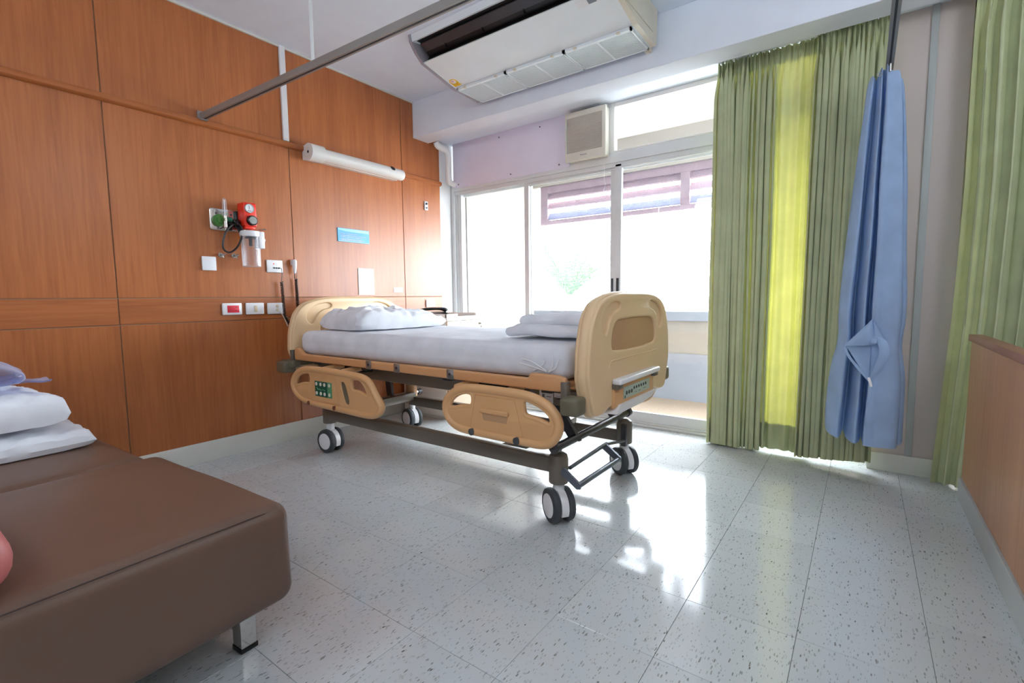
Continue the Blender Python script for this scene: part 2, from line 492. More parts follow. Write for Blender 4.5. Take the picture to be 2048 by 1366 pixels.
def to_xz(mb, y):   # plate plane (x, z), thickness along y
    mb.v = [Vector((v.x, y+v.z, v.y)) for v in mb.v]; return mb
def to_yz(mb, x):   # plate plane (y, z), thickness along x
    mb.v = [Vector((x+v.z, v.x, v.y)) for v in mb.v]; return mb

def text_mb(body, size, loc, ax_r, ax_u, depth=.0006):
    cu = bpy.data.curves.new('tmp', 'FONT'); cu.body = body; cu.size = size; cu.extrude = depth
    cu.align_x = 'CENTER'; cu.align_y = 'CENTER'
    o = bpy.data.objects.new('tmp', cu); COL.objects.link(o)
    dg = bpy.context.evaluated_depsgraph_get(); dg.update()
    me = bpy.data.meshes.new_from_object(o.evaluated_get(dg))
    R, U = Vector(ax_r), Vector(ax_u); W = R.cross(U)
    mb = MB(); mb.add([Vector(loc)+R*v.co.x+U*v.co.y+W*v.co.z for v in me.vertices], [tuple(p.vertices) for p in me.polygons])
    bpy.data.objects.remove(o); bpy.data.curves.remove(cu); bpy.data.meshes.remove(me)
    return mb

# ================================================================== THE ROOM
XW = -3.207           # face of the veneered wall
YP = 3.305            # face of the pillar, end of the veneer
YF = 3.455            # face of the window frame
ZC = 2.653            # ceiling
XR, YB = 1.55, -2.2   # right wall, wall behind the camera

# floor, every tile its own piece
fl = struct(obj('floor', MB().box(XW-.1, XR+.1, YB-.1, YF+.12, -.12, -.003), M['grout'], origin=(0, 0, -.12)))
TS, OX, OY, GAP = .305, -1.02987, 1.21175, .0006
def tile_mb(w, d): return MB().box(-w/2, w/2, -d/2, d/2, -.004, 0, .0007, 1)
full = me_build('tile', tile_mb(TS-2*GAP, TS-2*GAP), M['tile'], smooth=False)
xs = [OX+TS*i for i in range(-12, 14)]; ys = [OY+TS*j for j in range(-8, 10)]
for i in range(len(xs)-1):
    for j in range(len(ys)-1):
        x0, x1, y0, y1 = max(xs[i], XW), min(xs[i+1], XR), max(ys[j], YB), min(ys[j+1], YF)
        if x1-x0 < .01 or y1-y0 < .01: continue
        if x1-x0 > TS-.001 and y1-y0 > TS-.001: me = full
        else: me = me_build('tile', tile_mb(x1-x0-2*GAP, y1-y0-2*GAP), M['tile'], smooth=False)
        t = bpy.data.objects.new('tile', me); COL.objects.link(t); t.parent = fl
        t.location = ((x0+x1)/2, (y0+y1)/2, .12)

# veneered wall with its panels
wl = struct(obj('wall_left', MB().box(XW-.12, XW-.006, YB, YP, 0, ZC), M['groove'], origin=(XW, 0, 0)))
ycut = [-2.147, -1.147, -.147, .8535, 1.852, 2.852, YP]
g = .0024
for (z0, z1, mt) in ((.0, .8515, 'wood_v'), (.8515, .9945, 'wood_h'), (.9945, 2.02, 'wood_v'), (2.02, ZC, 'wood_v')):
    for a, b in zip(ycut[:-1], ycut[1:]):
        obj('panel', MB().box(XW-.006, XW, a+g, b-g, z0+(g if z0 else 0), z1-(g if z1 < 2.6 else 0), .0015, 1), M[mt], wl, smooth=False)
# white return between the veneer and the window frame
wr = struct(obj('wall_corner', MB().box(XW-.12, XW-.004, YP, YF+.1, 0, ZC), M['white_wall'], origin=(XW, YP, 0)))

t1 = MB().prism([(XW, 2.002), (XW+.018, 2.004), (XW+.026, 2.012), (XW+.026, 2.03), (XW+.018, 2.04), (XW, 2.043)], 'y', YB, YP)
struct(obj('trim_1', t1, M['wood_h'], origin=(XW, 0, 2.02)))
t2 = MB().box(XW, XW+.018, 1.814, 1.853, 2.043, ZC, .003)
struct(obj('trim_2', t2, M['white_plastic'], origin=(XW, 1.83, 2.35)))
struct(obj('baseboard_left', MB().box(XW, XW+.012, YB, YP, 0, .123, .003), M['skirting'], origin=(XW, 0, 0)))
struct(obj('trim_3', MB().box(XW, XW+.012, YB, 2.99, ZC-.012, ZC), M['skirting'], origin=(XW, 0, ZC)))

ce = struct(obj('ceiling', MB().box(XW-.1, XR+.1, YB-.1, YF+.12, ZC, ZC+.12), M['paint'], origin=(0, 0, ZC)))
obj('beam', MB().box(XW, XR, 2.99, 3.17, 2.353, ZC, .004), M['beam'], ce, smooth=False)
obj('soffit', MB().box(XW, XR, 3.17, YF+.1, 2.402, ZC), M['beam'], ce, smooth=False)

# window wall: pillar, returns, far right piece
wb = struct(obj('wall_back', MB().box(.052, .372, YP, YF+.12, 0, 2.402).box(.47, XR, YP, YF+.12, 0, 2.402), M['mauve_wall'], origin=(.2, YP, 0), smooth=False))
struct(obj('baseboard_back', MB().box(.052, .372, YP-.012, YP, 0, .10, .003), M['skirting'], origin=(.2, YP, 0)))
struct(obj('trim_4', MB().box(.213, .243, YP-.012, YP, .10, 2.402, .002), M['skirting_grey'], origin=(.228, YP, 1.2)))
struct(obj('wall_right', MB().box(XR, XR+.1, YB, YF+.1, 0, ZC), M['mauve_wall'], origin=(XR, 0, 0)))
struct(obj('wall_front', MB().box(XW, XR, YB-.1, YB, 0, ZC), M['white_wall'], origin=(0, YB, 0)))

# --- sliding doors, fixed pane, transom
ZH0, ZH1 = 1.925, 2.035
def strut_box(mb, x0, x1, y0, y1, z0, z1, bev=.003): return mb.box(x0, x1, y0, y1, z0, z1, bev, 1)
d1 = struct(empty('door_1', (-1.6, YF+.04, 0)))
hd = MB(); strut_box(hd, XW, .052, YF, YF+.10, 1.972, 2.045); obj('frame_header', hd, M['alu'], d1)
hd = MB(); strut_box(hd, XW, .052, YF+.012, YF+.02, 1.94, 1.972); strut_box(hd, -2.36, .052, YF+.03, YF+.038, 1.925, 1.972); strut_box(hd, -2.36, .052, YF+.06, YF+.068, 1.92, 1.972); obj('head_track', hd, M['alu'], d1)
bt = MB(); strut_box(bt, XW, .052, YF-.02, YF+.10, 0, .016); 
for yy in (YF+.005, YF+.04, YF+.075): strut_box(bt, XW, .052, yy, yy+.006, .016, .03)
obj('sill_track', bt, M['alu'], d1)
jb = MB(); strut_box(jb, XW, XW+.035, YF-.003, YF+.10, 0, 2.0); strut_box(jb, XW+.035, XW+.055, YF+.02, YF+.05, .016, 1.97); strut_box(jb, XW+.055, XW+.095, YF+.03, YF+.075, .016, 1.97)
obj('jamb', jb, M['alu'], d1)
def leaf(x0, x1, y, wl_, wr_, name_handle=None):
    """one sliding leaf: stiles, rails, glass"""
    a = MB(); strut_box(a, x0, x0+wl_, y, y+.03, .03, 1.96); obj('stile', a, M['alu'], d1)
    a = MB(); strut_box(a, x1-wr_, x1, y, y+.03, .03, 1.96); obj('stile', a, M['alu'], d1)
    a = MB(); strut_box(a, x0+wl_, x1-wr_, y+.002, y+.028, .03, .105); obj('bottom_rail', a, M['alu'], d1)
    a = MB(); strut_box(a, x0+wl_, x1-wr_, y+.002, y+.028, 1.93, 1.96); obj('top_rail', a, M['alu'], d1)
    obj('pane', MB().box(x0+wl_, x1-wr_, y+.012, y+.017, .105, 1.93), M['glass'], d1, smooth=False)
leaf(XW+.055, -2.345, YF+.072, .03, .075)
leaf(-2.40, -1.552, YF+.045, .045, .048)
leaf(-1.55, -.70, YF+.012, .052, .05)
leaf(-.75, .05, YF+.045, .05, .04)
obj('handle', MB().box(-1.588, -1.572, YF+.036, YF+.046, 1.0, 1.115, .003), M['alu_dark'], d1)
obj('handle', MB().box(-1.532, -1.512, YF+.003, YF+.013, 1.0, 1.115, .003), M['alu_dark'], d1)
w1 = struct(empty('window_1', (-.75, YF+.04, 2.05)))
fr = MB(); strut_box(fr, -1.60, -1.555, YF, YF+.06, 2.045, 2.402); strut_box(fr, -1.555, .052, YF+.003, YF+.06, 2.372, 2.402); strut_box(fr, -1.555, .052, YF+.003, YF+.06, 2.045, 2.058); strut_box(fr, .01, .052, YF+.002, YF+.06, 2.058, 2.372)
obj('window_frame', fr, M['white_enamel'], w1)
obj('pane', MB().box(-1.555, .01, YF+.03, YF+.035, 2.058, 2.372), M['glass'], w1, smooth=False)
w2 = struct(empty('window_2', (.85, YF, 0)))
fr = MB(); strut_box(fr, .372, .41, YF-.06, YF+.05, 0, 2.402); strut_box(fr, .45, .47, YF-.06, YF+.05, 0, 2.402)
for z in (.0, 1.62, 2.33): strut_box(fr, .41, .45, YF-.055, YF+.045, z, z+.05)
obj('window_frame', fr, M['cream_plastic'], w2)
for z0, z1 in ((.05, 1.62), (1.67, 2.33)): obj('pane', MB().box(.41, .45, YF, YF+.005, z0, z1), M['glass'], w2, smooth=False)

# lavender infill board with its screws
ib = tag(obj('infill_board', MB().box(-3.165, -1.928, YF-.012, YF+.03, 2.0, 2.402, .002), M['lav'], origin=(-2.4, YF, 2.0)), 'lavender painted infill board above the left glass door panes', 'board')
for sx, sz in ((-3.10, 2.03), (-2.5, 2.03), (-2.02, 2.03), (-2.62, 2.36), (-2.2, 2.36)):
    obj('screw', MB().lathe((sx, YF-.012, sz), (0, -1, 0), [(0, .006), (.003, .005)], 10), M['dsteel'], ib)

# ------------------------------------------------------------------ balcony
PB = 4.70
fb = struct(obj('floor_balcony', MB().box(-4.2, 2.6, YF+.12, 4.95, -.16, -.03), M['bal_floor'], origin=(-1.5, 4.2, -.16), smooth=False))
cb_ = struct(obj('ceiling_balcony', MB().box(-4.2, 2.6, YF+.12, 5.0, 2.56, 2.7), M['white_wall'], origin=(-1.5, 4.2, 2.6), smooth=False))
ws = struct(obj('wall_balcony_left', MB().box(-3.42, -3.12, YF+.12, 4.95, -.03, 2.56), M['cream'], origin=(-3.2, 4.2, 0), smooth=False))
wp = struct(obj('wall_parapet', MB().box(-3.12, 2.6, PB, 4.9, .42, .735), M['cream'], origin=(-1.5, PB, 0), smooth=False))
obj('lower_panel', MB().box(-3.12, 2.6, PB-.03, 4.9, -.03, .42), M['bal_white'], wp, smooth=False)
obj('ledge', MB().box(-3.12, 2.6, PB-.03, 4.93, .735, .828, .006), M['bal_white'], wp, smooth=False)
struct(obj('wall_lintel', MB().box(-3.12, 2.6, 4.72, 4.9, 2.215, 2.56), M['cream'], origin=(-1.5, 4.75, 2.2), smooth=False))
ls = thing('louver_screen', (-1.5, 4.78, 1.79), 'red-brown and blue slatted louver screen under the balcony lintel outside', 'screen')
fm = MB()
strut_box(fm, -3.03, -2.94, 4.75, 4.83, 1.79, 2.215); strut_box(fm, -2.94, 2.0, 4.75, 4.83, 1.79, 1.84); strut_box(fm, -2.94, 2.0, 4.75, 4.83, 2.14, 2.215)
for px in (-1.46, .1): strut_box(fm, px, px+.09, 4.75, 4.83, 1.84, 2.14)
obj('screen_frame', fm, M['red_wood'], ls, smooth=False)
for a, b in ((-2.94, -1.46), (-1.37, .1), (.19, 2.0)):
    for z0, h, mt in ((2.072, .075, 'red_wood'), (1.965, .075, 'red_wood'), (1.845, .08, 'blue_wood')):
        mb = MB().box(a, b, -.055, .055, -.011, .011)
        mb.v = [Vector((v.x, 4.79+v.y*.35-v.z*.9, z0+h/2+v.y*.62+v.z*.4)) for v in mb.v]
        obj('slat', mb, M[mt], ls, smooth=False)
nt = MB()
for k in range(0, 340): x = -3.11+k*.015; nt.box(x, x+.0016, 4.735, 4.7365, .83, 2.22)
for k in range(0, 93): z = .83+k*.015; nt.box(-3.12, 1.98, 4.735, 4.7365, z, z+.0016)
tag(obj('bird_net', nt, M['net'], origin=(-1.5, 4.735, .83), smooth=False, fix=False), 'fine square-mesh bird net stretched over the balcony opening', 'net')
struct(obj('ground', MB().box(-60, 60, 5.2, 120, -4.2, -4), M['ground'], origin=(0, 10, -4), smooth=False))

# palm beyond the parapet
pt = Vector((-4.70, 8.4, .98))
pal = thing('palm_tree', (pt.x, pt.y, -4), 'pale green palm seen through the door glass beyond the balcony', 'tree')
obj('trunk', MB().tube(smoothpath([(pt.x, pt.y, -4), (pt.x+.06, pt.y, -2), (pt.x, pt.y, pt.z+.05)]), .09, 10), M['bark'], pal)
fo = MB()
for k in range(13):
    a = k/13*2*PI+.3; L = random.uniform(.7, 1.2); up = random.uniform(1.0, 2.0)
    pts = []
    for i in range(15):
        t = i/14; pts.append(pt+Vector((math.cos(a)*L*t*.9, math.sin(a)*L*t*.9, up*t-0.55*t*t)))
    fo.tube(pts, [.012*(1-.8*i/14) for i in range(15)], 5)
    for i in range(2, 15):
        d = (pts[i]-pts[i-1]).normalized(); sd = d.cross(Vector((0, 0, 1))).normalized()
        for s in (-1, 1):
            ll = .30*math.sin(PI*min(1, .15+i/15)); q = pts[i]+(sd*s*.8+d*.6)*ll-Vector((0, 0, ll*.25))
            wv = d*.03
            fo.add([pts[i]-wv, pts[i]+wv, q+wv*.2, q-wv*.2], [(0, 1, 2, 3)])
stuff(obj('fronds', fo, M['leaf'], pal, fix=False, smooth=False))

# ================================================================== ON THE CEILING
# air conditioner
AX0, AX1 = -2.41, -1.09
ac = thing('air_conditioner', (-1.75, 2.6, 2.45), 'long white ceiling air conditioner hung in front of the beam', 'air conditioner')
prof = [(2.255, ZC), (2.262, 2.612), (2.42, 2.635), (2.46, 2.57), (2.365, 2.527), (2.36, 2.518), (2.655, 2.457), (2.945, 2.45), (2.95, ZC)]
obj('casing', MB().prism(prof, 'x', AX0, AX1), M['ac'], ac, smooth=False)
capp = [(2.25, ZC), (2.257, 2.612), (2.30, 2.56), (2.36, 2.514), (2.655, 2.452), (2.93, 2.444), (2.948, 2.456), (2.953, ZC)]
for a, b, mt in ((AX0-.022, AX0, 'ac_grey'), (AX1, AX1+.03, 'ac_side')):
    m = MB().prism(capp, 'x', a, b); obj('end_cap', m, M[mt], ac, smooth=False)
obj('end_cap_badge', MB().box(AX1+.03, AX1+.034, 2.5, 2.88, 2.50, 2.62, .02), M['ac_side'], ac)
obj('outlet_lining', MB().prism([(2.275, 2.618), (2.415, 2.632), (2.45, 2.572), (2.37, 2.533), (2.378, 2.548), (2.435, 2.575), (2.408, 2.622), (2.278, 2.611)], 'x', AX0+.03, AX1-.002), M['black'], ac, smooth=False)
for q in range(2):
    m = MB().box(AX0+.03, AX1-.005, -.03, .03, -.0025, .0025)
    m.v = [Vector((v.x, 2.33+.05*q+v.y*.8, 2.592-.03*q-v.y*.5+v.z)) for v in m.v]; obj('louver_blade', m, M['black'] if q else M['dsteel'], ac, smooth=False)
for k in range(4): obj('vane', MB().box(AX0+.2+k*.3, AX0+.206+k*.3, 2.35, 2.42, 2.56, 2.62), M['black'], ac, smooth=False)
gx = [AX0+.015, -1.97, -1.53, AX1-.012]
for a, b in zip(gx[:-1], gx[1:]):
    gr = MB()
    for (p0, p1, y0, y1) in ((a, b, 2.662, 2.682), (a, b, 2.925, 2.94), (a, a+.012, 2.662, 2.94), (b-.012, b, 2.662, 2.94), ((a+b)/2-.008, (a+b)/2+.008, 2.682, 2.925)):
        gr.box(p0+.002, p1-.002, y0, y1, 2.440, 2.4565)
    fr_ = obj('intake_grille', gr, M['ac'], ac, smooth=False)
    sl = MB()
    for k in range(22): y = 2.688+k*.0108; sl.box(a+.012, b-.012, y, y+.006, 2.442, 2.455)
    stuff(obj('grille_slats', sl, M['ac'], fr_, smooth=False))
    bk = obj('grille_back', MB().box(a+.012, b-.012, 2.682, 2.925, 2.449, 2.456), M['grille_slat'], fr_, smooth=False)
    for q in (.18, .82): obj('latch', MB().box(a+(b-a)*q-.012, a+(b-a)*q+.012, 2.655, 2.672, 2.438, 2.449, .003), M['ac_side'], ac)
def on_ac(y): return 2.518-(y-2.36)*(2.518-2.457)/(2.655-2.36)
def ac_flat(mb):  # put a flat sticker drawn in (x, y) on the sloping front
    mb.v = [Vector((v.x, v.y, on_ac(v.y)-.0006-v.z)) for v in mb.v]; return mb
st = obj('energy_sticker', ac_flat(MB().box(-2.395, -2.335, 2.60, 2.645, 0, .001).lathe((-2.365, 2.60, 0), (0, 0, 1), [(0, .032), (.001, .032)], 24)), M['yellow'], ac, smooth=False)
obj('sticker_disc', ac_flat(MB().lathe((-2.365, 2.594, .001), (0, 0, 1), [(0, .02), (.001, .02)], 20)), M['paper'], st, smooth=False)
obj('sticker_number', text_mb('5', .032, (-2.365, 2.594, on_ac(2.594)-.003), (1, 0, 0), (0, -1, 0)), M['red'], st, smooth=False)
lb = obj('rating_label', ac_flat(MB().box(-1.30, -1.135, 2.38, 2.425, 0, .001)), M['paper'], ac, smooth=False)
obj('label_print', ac_flat(MB().box(-1.235, -1.19, 2.387, 2.418, .001, .0016).box(-1.18, -1.15, 2.395, 2.41, .001, .0016)), M['ink'], lb, smooth=False)
obj('drain_bracket', MB().box(-1.14, -1.10, 2.945, 2.99, 2.44, 2.47, .006), M['ac_side'], ac)

# curtain track round the bed, hanging rod
tr = thing('curtain_track', (-3.19, 1.32, 2.05), 'grey metal privacy curtain track hung from the ceiling by a thin rod', 'curtain track')
pth = [Vector((-3.195, 1.321, 2.05)), Vector((-.35, 1.43, 2.05))]
for k in range(1, 9):
    a = k/9*PI/2; pth.append(Vector((-.35+.40*math.sin(a), 1.43+.40*(1-math.cos(a)), 2.05)))
pth += [Vector((.05, 1.83, 2.05)), Vector((.05, 3.05, 2.05))]
def sweep_rect(path, w, h, z0):
    vs = []; n = len(path)
    for i, p in enumerate(path):
        t = (path[min(i+1, n-1)]-path[max(i-1, 0)]).normalized(); s = Vector((t.y, -t.x, 0))*w/2
        for q in ((-1, 0), (1, 0), (1, h), (-1, h)): vs.append(p+s*q[0]+Vector((0, 0, z0+q[1])))
    fs = [(i*4+k, i*4+(k+1) % 4, i*4+4+(k+1) % 4, i*4+4+k) for i in range(n-1) for k in range(4)]+[(3, 2, 1, 0), tuple((n-1)*4+k for k in range(4))]
    return MB().add(vs, fs)
obj('rail', sweep_rect(pth, .03, .032, -.012), M['alu_rail'], tr, smooth=False)
obj('rail_slot', sweep_rect(pth, .008, .004, -.0135), M['alu_dark'], tr, smooth=False)
obj('wall_bracket', MB().box(XW, XW+.016, 1.295, 1.345, 2.028, 2.085, .003).box(XW, XW+.04, 1.30, 1.34, 2.03, 2.037), M['alu_rail'], tr)
hr = obj('hanging_rod', MB().cyl((-2.115, 1.363, 2.07), (-2.115, 1.363, ZC), .0085, 12).lathe((-2.115, 1.363, ZC-.006), (0, 0, 1), [(0, .03), (.006, .03)], 16), M['alu'], tr)

# drain pipe by the window corner
pp = tag(obj('drain_pipe', MB().tube(smoothpath([(-3.14, 3.20, 2.36), (-3.14, 3.22, 2.335), (-3.135, 3.26, 2.322), (-3.13, 3.31, 2.312), (-3.128, 3.335, 2.28), (-3.128, 3.34, 2.20), (-3.128, 3.34, 2.10), (-3.13, 3.345, 2.065), (-3.14, 3.365, 2.045), (-3.15, 3.40, 2.04), (-3.155, 3.442, 2.04)], 5), .027, 14), M['white_wall'], origin=(-3.15, 3.4, 2.06)), 'white bent drain pipe in the corner by the window', 'pipe')

# exhaust fan above the doors
FX0, FX1, FZ0, FZ1 = -1.925, -1.585, 2.015, 2.375
ef = thing('exhaust_fan', (-1.755, YF, FZ0), 'cream louvered exhaust fan beside the transom window, with pull cord', 'fan')
fo_ = plate([(FX0, FZ0), (FX1, FZ0), (FX1, FZ1), (FX0, FZ1)], [[(FX0+.012, FZ0+.062), (FX1-.03, FZ0+.062), (FX1-.03, FZ1-.04), (FX0+.012, FZ1-.04)]], .008, .004, 2, False)
obj('fan_frame', to_xz(fo_, YF-.072), M['cream_plastic'], ef)
obj('fan_body', MB().box(FX0+.008, FX1-.006, YF-.062, YF-.002, FZ0+.008, FZ1-.006, .006), M['cream_plastic'], ef)
obj('fan_mount', MB().box(-1.926, -1.602, YF-.002, YF+.03, 2.047, 2.402), M['white_enamel'], ef, smooth=False)
sl = MB()
for k in range(22):
    z = FZ0+.066+k*.01175
    m = MB().box(FX0+.013, FX1-.031, -.008, .008, -.0012, .0012)
    m.v = [Vector((v.x, YF-.072+v.y*.75, z+.004-v.y*.75+v.z)) for v in m.v]; sl.add(m.v, m.f)
stuff(obj('fan_grille', sl, M['grille_slat'], ef, smooth=False))
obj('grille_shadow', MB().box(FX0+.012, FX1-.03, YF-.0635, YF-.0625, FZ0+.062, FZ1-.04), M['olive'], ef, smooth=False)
obj('brand_print', text_mb('Panasonic', .014, (-1.765, YF-.0845, FZ0+.035), (1, 0, 0), (0, 0, 1)), M['ink'], ef, smooth=False)
obj('pull_cord', MB().tube(smoothpath([(-1.60, YF-.075, FZ0), (-1.598, YF-.075, 1.9), (-1.596, YF-.076, 1.84), (-1.585, YF-.08, 1.80), (-1.597, YF-.08, 1.77), (-1.594, YF-.076, 1.72)]), .0014, 6), M['white_plastic'], ef)

# ================================================================== ON THE VENEERED WALL
# bed-head lamp
LZ = 1.99; LX = XW+.075
la = thing('wall_lamp', (XW, 2.4, LZ), 'long white tubular reading lamp fixed over the bed head', 'lamp')
def arc(r, a0, a1, n, cx=LX, cz=LZ): return [(cx+r*math.cos(a0+(a1-a0)*i/(n-1)), cz+r*math.sin(a0+(a1-a0)*i/(n-1))) for i in range(n)]
sh = arc(.044, -2.3, 1.75, 22)+arc(.040, 1.75, -2.3, 22)
obj('lamp_shade', MB().prism(sh, 'y', 2.03, 2.74), M['white_enamel'], la)
obj('lamp_back', MB().prism([(XW, LZ-.04), (LX-.02, LZ-.045), (LX+.01, LZ), (LX-.02, LZ+.035), (XW, LZ+.035)], 'y', 1.955, 2.75), M['white_enamel'], la, smooth=False)
he = MB().prism(arc(.058, -1.95, 2.0, 24)+[(XW+.005, LZ+.045), (XW+.005, LZ-.045)], 'y', 1.95, 2.055)
h_ = obj('lamp_head', he, M['white_enamel'], la)
obj('end_hole', MB().lathe((LX, 1.9505, LZ), (0, -1, 0), [(0, .010), (.002, .009)], 16), M['black'], h_)
obj('end_ring', MB().tube([(LX+.03*math.cos(2*PI*k/24), 1.949, LZ+.03*math.sin(2*PI*k/24)) for k in range(24)], .002, 6, closed=True), M['cream_plastic'], h_)
obj('lamp_end_cap', MB().lathe((LX, 2.735, LZ), (0, 1, 0), [(0, .0435), (.045, .0435), (.053, .039), (.056, .028)], 28), M['white_enamel'], la)
obj('finger_hole', MB().lathe((LX+.032, 2.665, LZ+.027), (.8, 0, .65), [(0, .021), (.0035, .021)], 20), M['black'], la)

# medical gas outlet, flow meter, suction unit
go = thing('gas_outlet_panel', (XW, 1.41, 1.47), 'chrome wall plate with green oxygen outlet beside the red regulator', 'outlet panel')
gp = plate([(1.325, 1.404), (1.53, 1.404), (1.53, 1.534), (1.325, 1.534)], [], .002, .004)
obj('face_plate', to_yz(gp, XW+.006), M['chrome'], go)
obj('oxygen_outlet', MB().lathe((XW+.012, 1.372, 1.462), (1, 0, 0), [(0, .036), (.018, .036), (.022, .03), (.022, .018), (.03, .016)], 28), M['green'], go)
for (y, z) in ((1.362, 1.505), (1.448, 1.505)): obj('screw', MB().lathe((XW+.012, y, z), (1, 0, 0), [(0, .006), (.003, .005)], 10), M['dsteel'], go)
obj('suction_outlet', MB().box(XW+.012, XW+.03, 1.468, 1.50, 1.43, 1.53, .004), M['black'], go)
fm_ = thing('oxygen_flow_meter', (XW+.05, 1.385, 1.42), 'clear upright oxygen flow meter tube plugged into the chrome plate', 'flow meter')
obj('flow_body', MB().cyl((XW+.03, 1.385, 1.462), (XW+.085, 1.385, 1.462), .012, 14).cyl((XW+.075, 1.385, 1.43), (XW+.075, 1.385, 1.485), .011, 14), M['chrome'], fm_)
obj('flow_tube', MB().lathe((XW+.075, 1.385, 1.485), (0, 0, 1), [(0, .013), (.01, .014), (.09, .011), (.10, .009), (.103, .004)], 18), M['clear'], fm_)
obj('flow_core', MB().cyl((XW+.075, 1.385, 1.487), (XW+.075, 1.385, 1.58), .004, 8), M['white_plastic'], fm_)
obj('flow_knob', MB().lathe((XW+.075, 1.397, 1.466), (.35, 1, 0), [(0, .011), (.006, .014), (.024, .014), (.028, .01)], 16), M['dgreen'], fm_)
obj('outlet_nipple', MB().lathe((XW+.075, 1.385, 1.43), (0, 0, -1), [(0, .011), (.012, .011), (.016, .006), (.03, .005)], 14), M['chrome'], fm_)
tag(obj('air_hose', MB().tube(smoothpath([(XW+.03, 1.484, 1.47), (XW+.075, 1.45, 1.462), (XW+.09, 1.425, 1.458), (XW+.085, 1.44, 1.45), (XW+.09, 1.462, 1.435), (XW+.09, 1.473, 1.405), (XW+.09, 1.462, 1.35), (XW+.088, 1.43, 1.292), (XW+.085, 1.39, 1.267), (XW+.085, 1.362, 1.285), (XW+.086, 1.362, 1.34), (XW+.088, 1.39, 1.405), (XW+.08, 1.43, 1.44), (XW+.05, 1.46, 1.45)], 6), .0055, 8).cyl((XW+.03, 1.43, 1.462), (XW+.09, 1.455, 1.452), .016, 12).cyl((XW+.05, 1.462, 1.45), (XW+.08, 1.468, 1.40), .012, 12), M['black'], origin=(XW, 1.42, 1.36)), 'black rubber hose looped under the oxygen flow meter', 'hose')
su = thing('suction_regulator', (XW+.05, 1.52, 1.40), 'red suction regulator with round gauge and knob on chrome plate', 'regulator')
SX0, SX1 = XW+.03, XW+.115
obj('regulator_body', MB().box(SX0, SX1, 1.478, 1.556, 1.432, 1.578, .008, 3).box(SX0+.01, SX1-.01, 1.485, 1.55, 1.418, 1.44, .005), M['red'], su)
ga = obj('gauge', MB().lathe((SX1, 1.510, 1.541), (1, 0, 0), [(0, .027), (.006, .027), (.007, .024), (.003, .0235), (.003, .001)], 28), M['paper'], su)
obj('gauge_rim', MB().tube([(SX1+.006, 1.510+.0265*math.cos(2*PI*k/28), 1.541+.0265*math.sin(2*PI*k/28)) for k in range(28)], .0022, 6, closed=True), M['steel'], ga)
obj('needle', MB().box(SX1+.004, SX1+.0052, 1.5085, 1.5105, 1.535, 1.559).box(SX1+.004, SX1+.005, 1.499, 1.521, 1.524, 1.527), M['dink'], ga, smooth=False)
kn = obj('knob', MB().lathe((SX1, 1.520, 1.468), (1, 0, 0), [(0, .031), (.02, .030), (.022, .028)], 28), M['black'], su)
obj('knob_face', MB().lathe((SX1+.022, 1.520, 1.468), (1, 0, 0), [(0, .024), (.003, .022), (.0035, .006)], 24), M['steel'], kn)
jr = thing('suction_jar', (XW+.09, 1.525, 1.18), 'clear graduated suction jar hanging below the red regulator', 'jar')
JC = (XW+.085, 1.522)
obj('jar_body', MB().lathe((JC[0], JC[1], 1.185), (0, 0, 1), [(0, .045), (.004, .052), (.19, .054), (.19, .050), (.006, .048), (.006, .001)], 32), M['clear'], jr)
lid = obj('jar_lid', MB().lathe((JC[0], JC[1], 1.372), (0, 0, 1), [(0, .056), (.01, .059), (.03, .059), (.034, .055), (.036, .02)], 32).box(JC[0]-.02, JC[0]+.05, JC[1]+.03, JC[1]+.066, 1.30, 1.405, .006), M['white_plastic'], jr)
obj('float_valve', MB().cyl((JC[0], JC[1], 1.315), (JC[0], JC[1], 1.372), .010, 12).lathe((JC[0], JC[1], 1.36), (0, 0, 1), [(0, .03), (.012, .03)], 18), M['dsteel'], jr)
obj('clamp', MB().tube([(JC[0], JC[1]+.05, 1.40), (JC[0], JC[1]+.052, 1.42), (JC[0]+.02, JC[1]+.09, 1.425)], .004, 8), M['steel'], jr)
obj('clamp', MB().tube([(JC[0]+.03, JC[1]+.064, 1.37), (JC[0]+.03, JC[1]+.075, 1.36), (JC[0]+.03, JC[1]+.07, 1.34), (JC[0]+.03, JC[1]+.085, 1.35)], .0035, 8), M['steel'], jr)
gm = MB()
for k in range(9): gm.box(JC[0]+.0535, JC[0]+.0555, JC[1]-.012, JC[1]+(.006 if k % 2 else .012), 1.205+k*.017, 1.2062+k*.017)
stuff(obj('graduation_marks', gm, M['ink'], jr, smooth=False))
for k, (y, t) in enumerate(((1.377, 'left steel wall hook below the chrome gas plate'), (1.455, 'right steel wall hook next to the suction jar'))):
    tag(obj('wall_hook', MB().lathe((XW, y, 1.256), (1, 0, 0), [(0, .014), (.004, .014), (.006, .006), (.03, .006)], 14).tube(smoothpath([(XW+.03, y-.014, 1.264), (XW+.032, y, 1.254), (XW+.03, y+.016, 1.262)]), .004, 8).tube([(XW+.028, y, 1.256), (XW+.036, y+.004, 1.238)], .004, 8), M['steel'], origin=(XW, y, 1.256)), t, 'hook', 'wall hooks')
tag(obj('blank_plate', MB().box(XW, XW+.012, 1.268, 1.347, 1.159, 1.243, .004), M['white_plastic'], origin=(XW, 1.31, 1.2)), 'plain white square blank plate left of the wall hooks', 'plate')

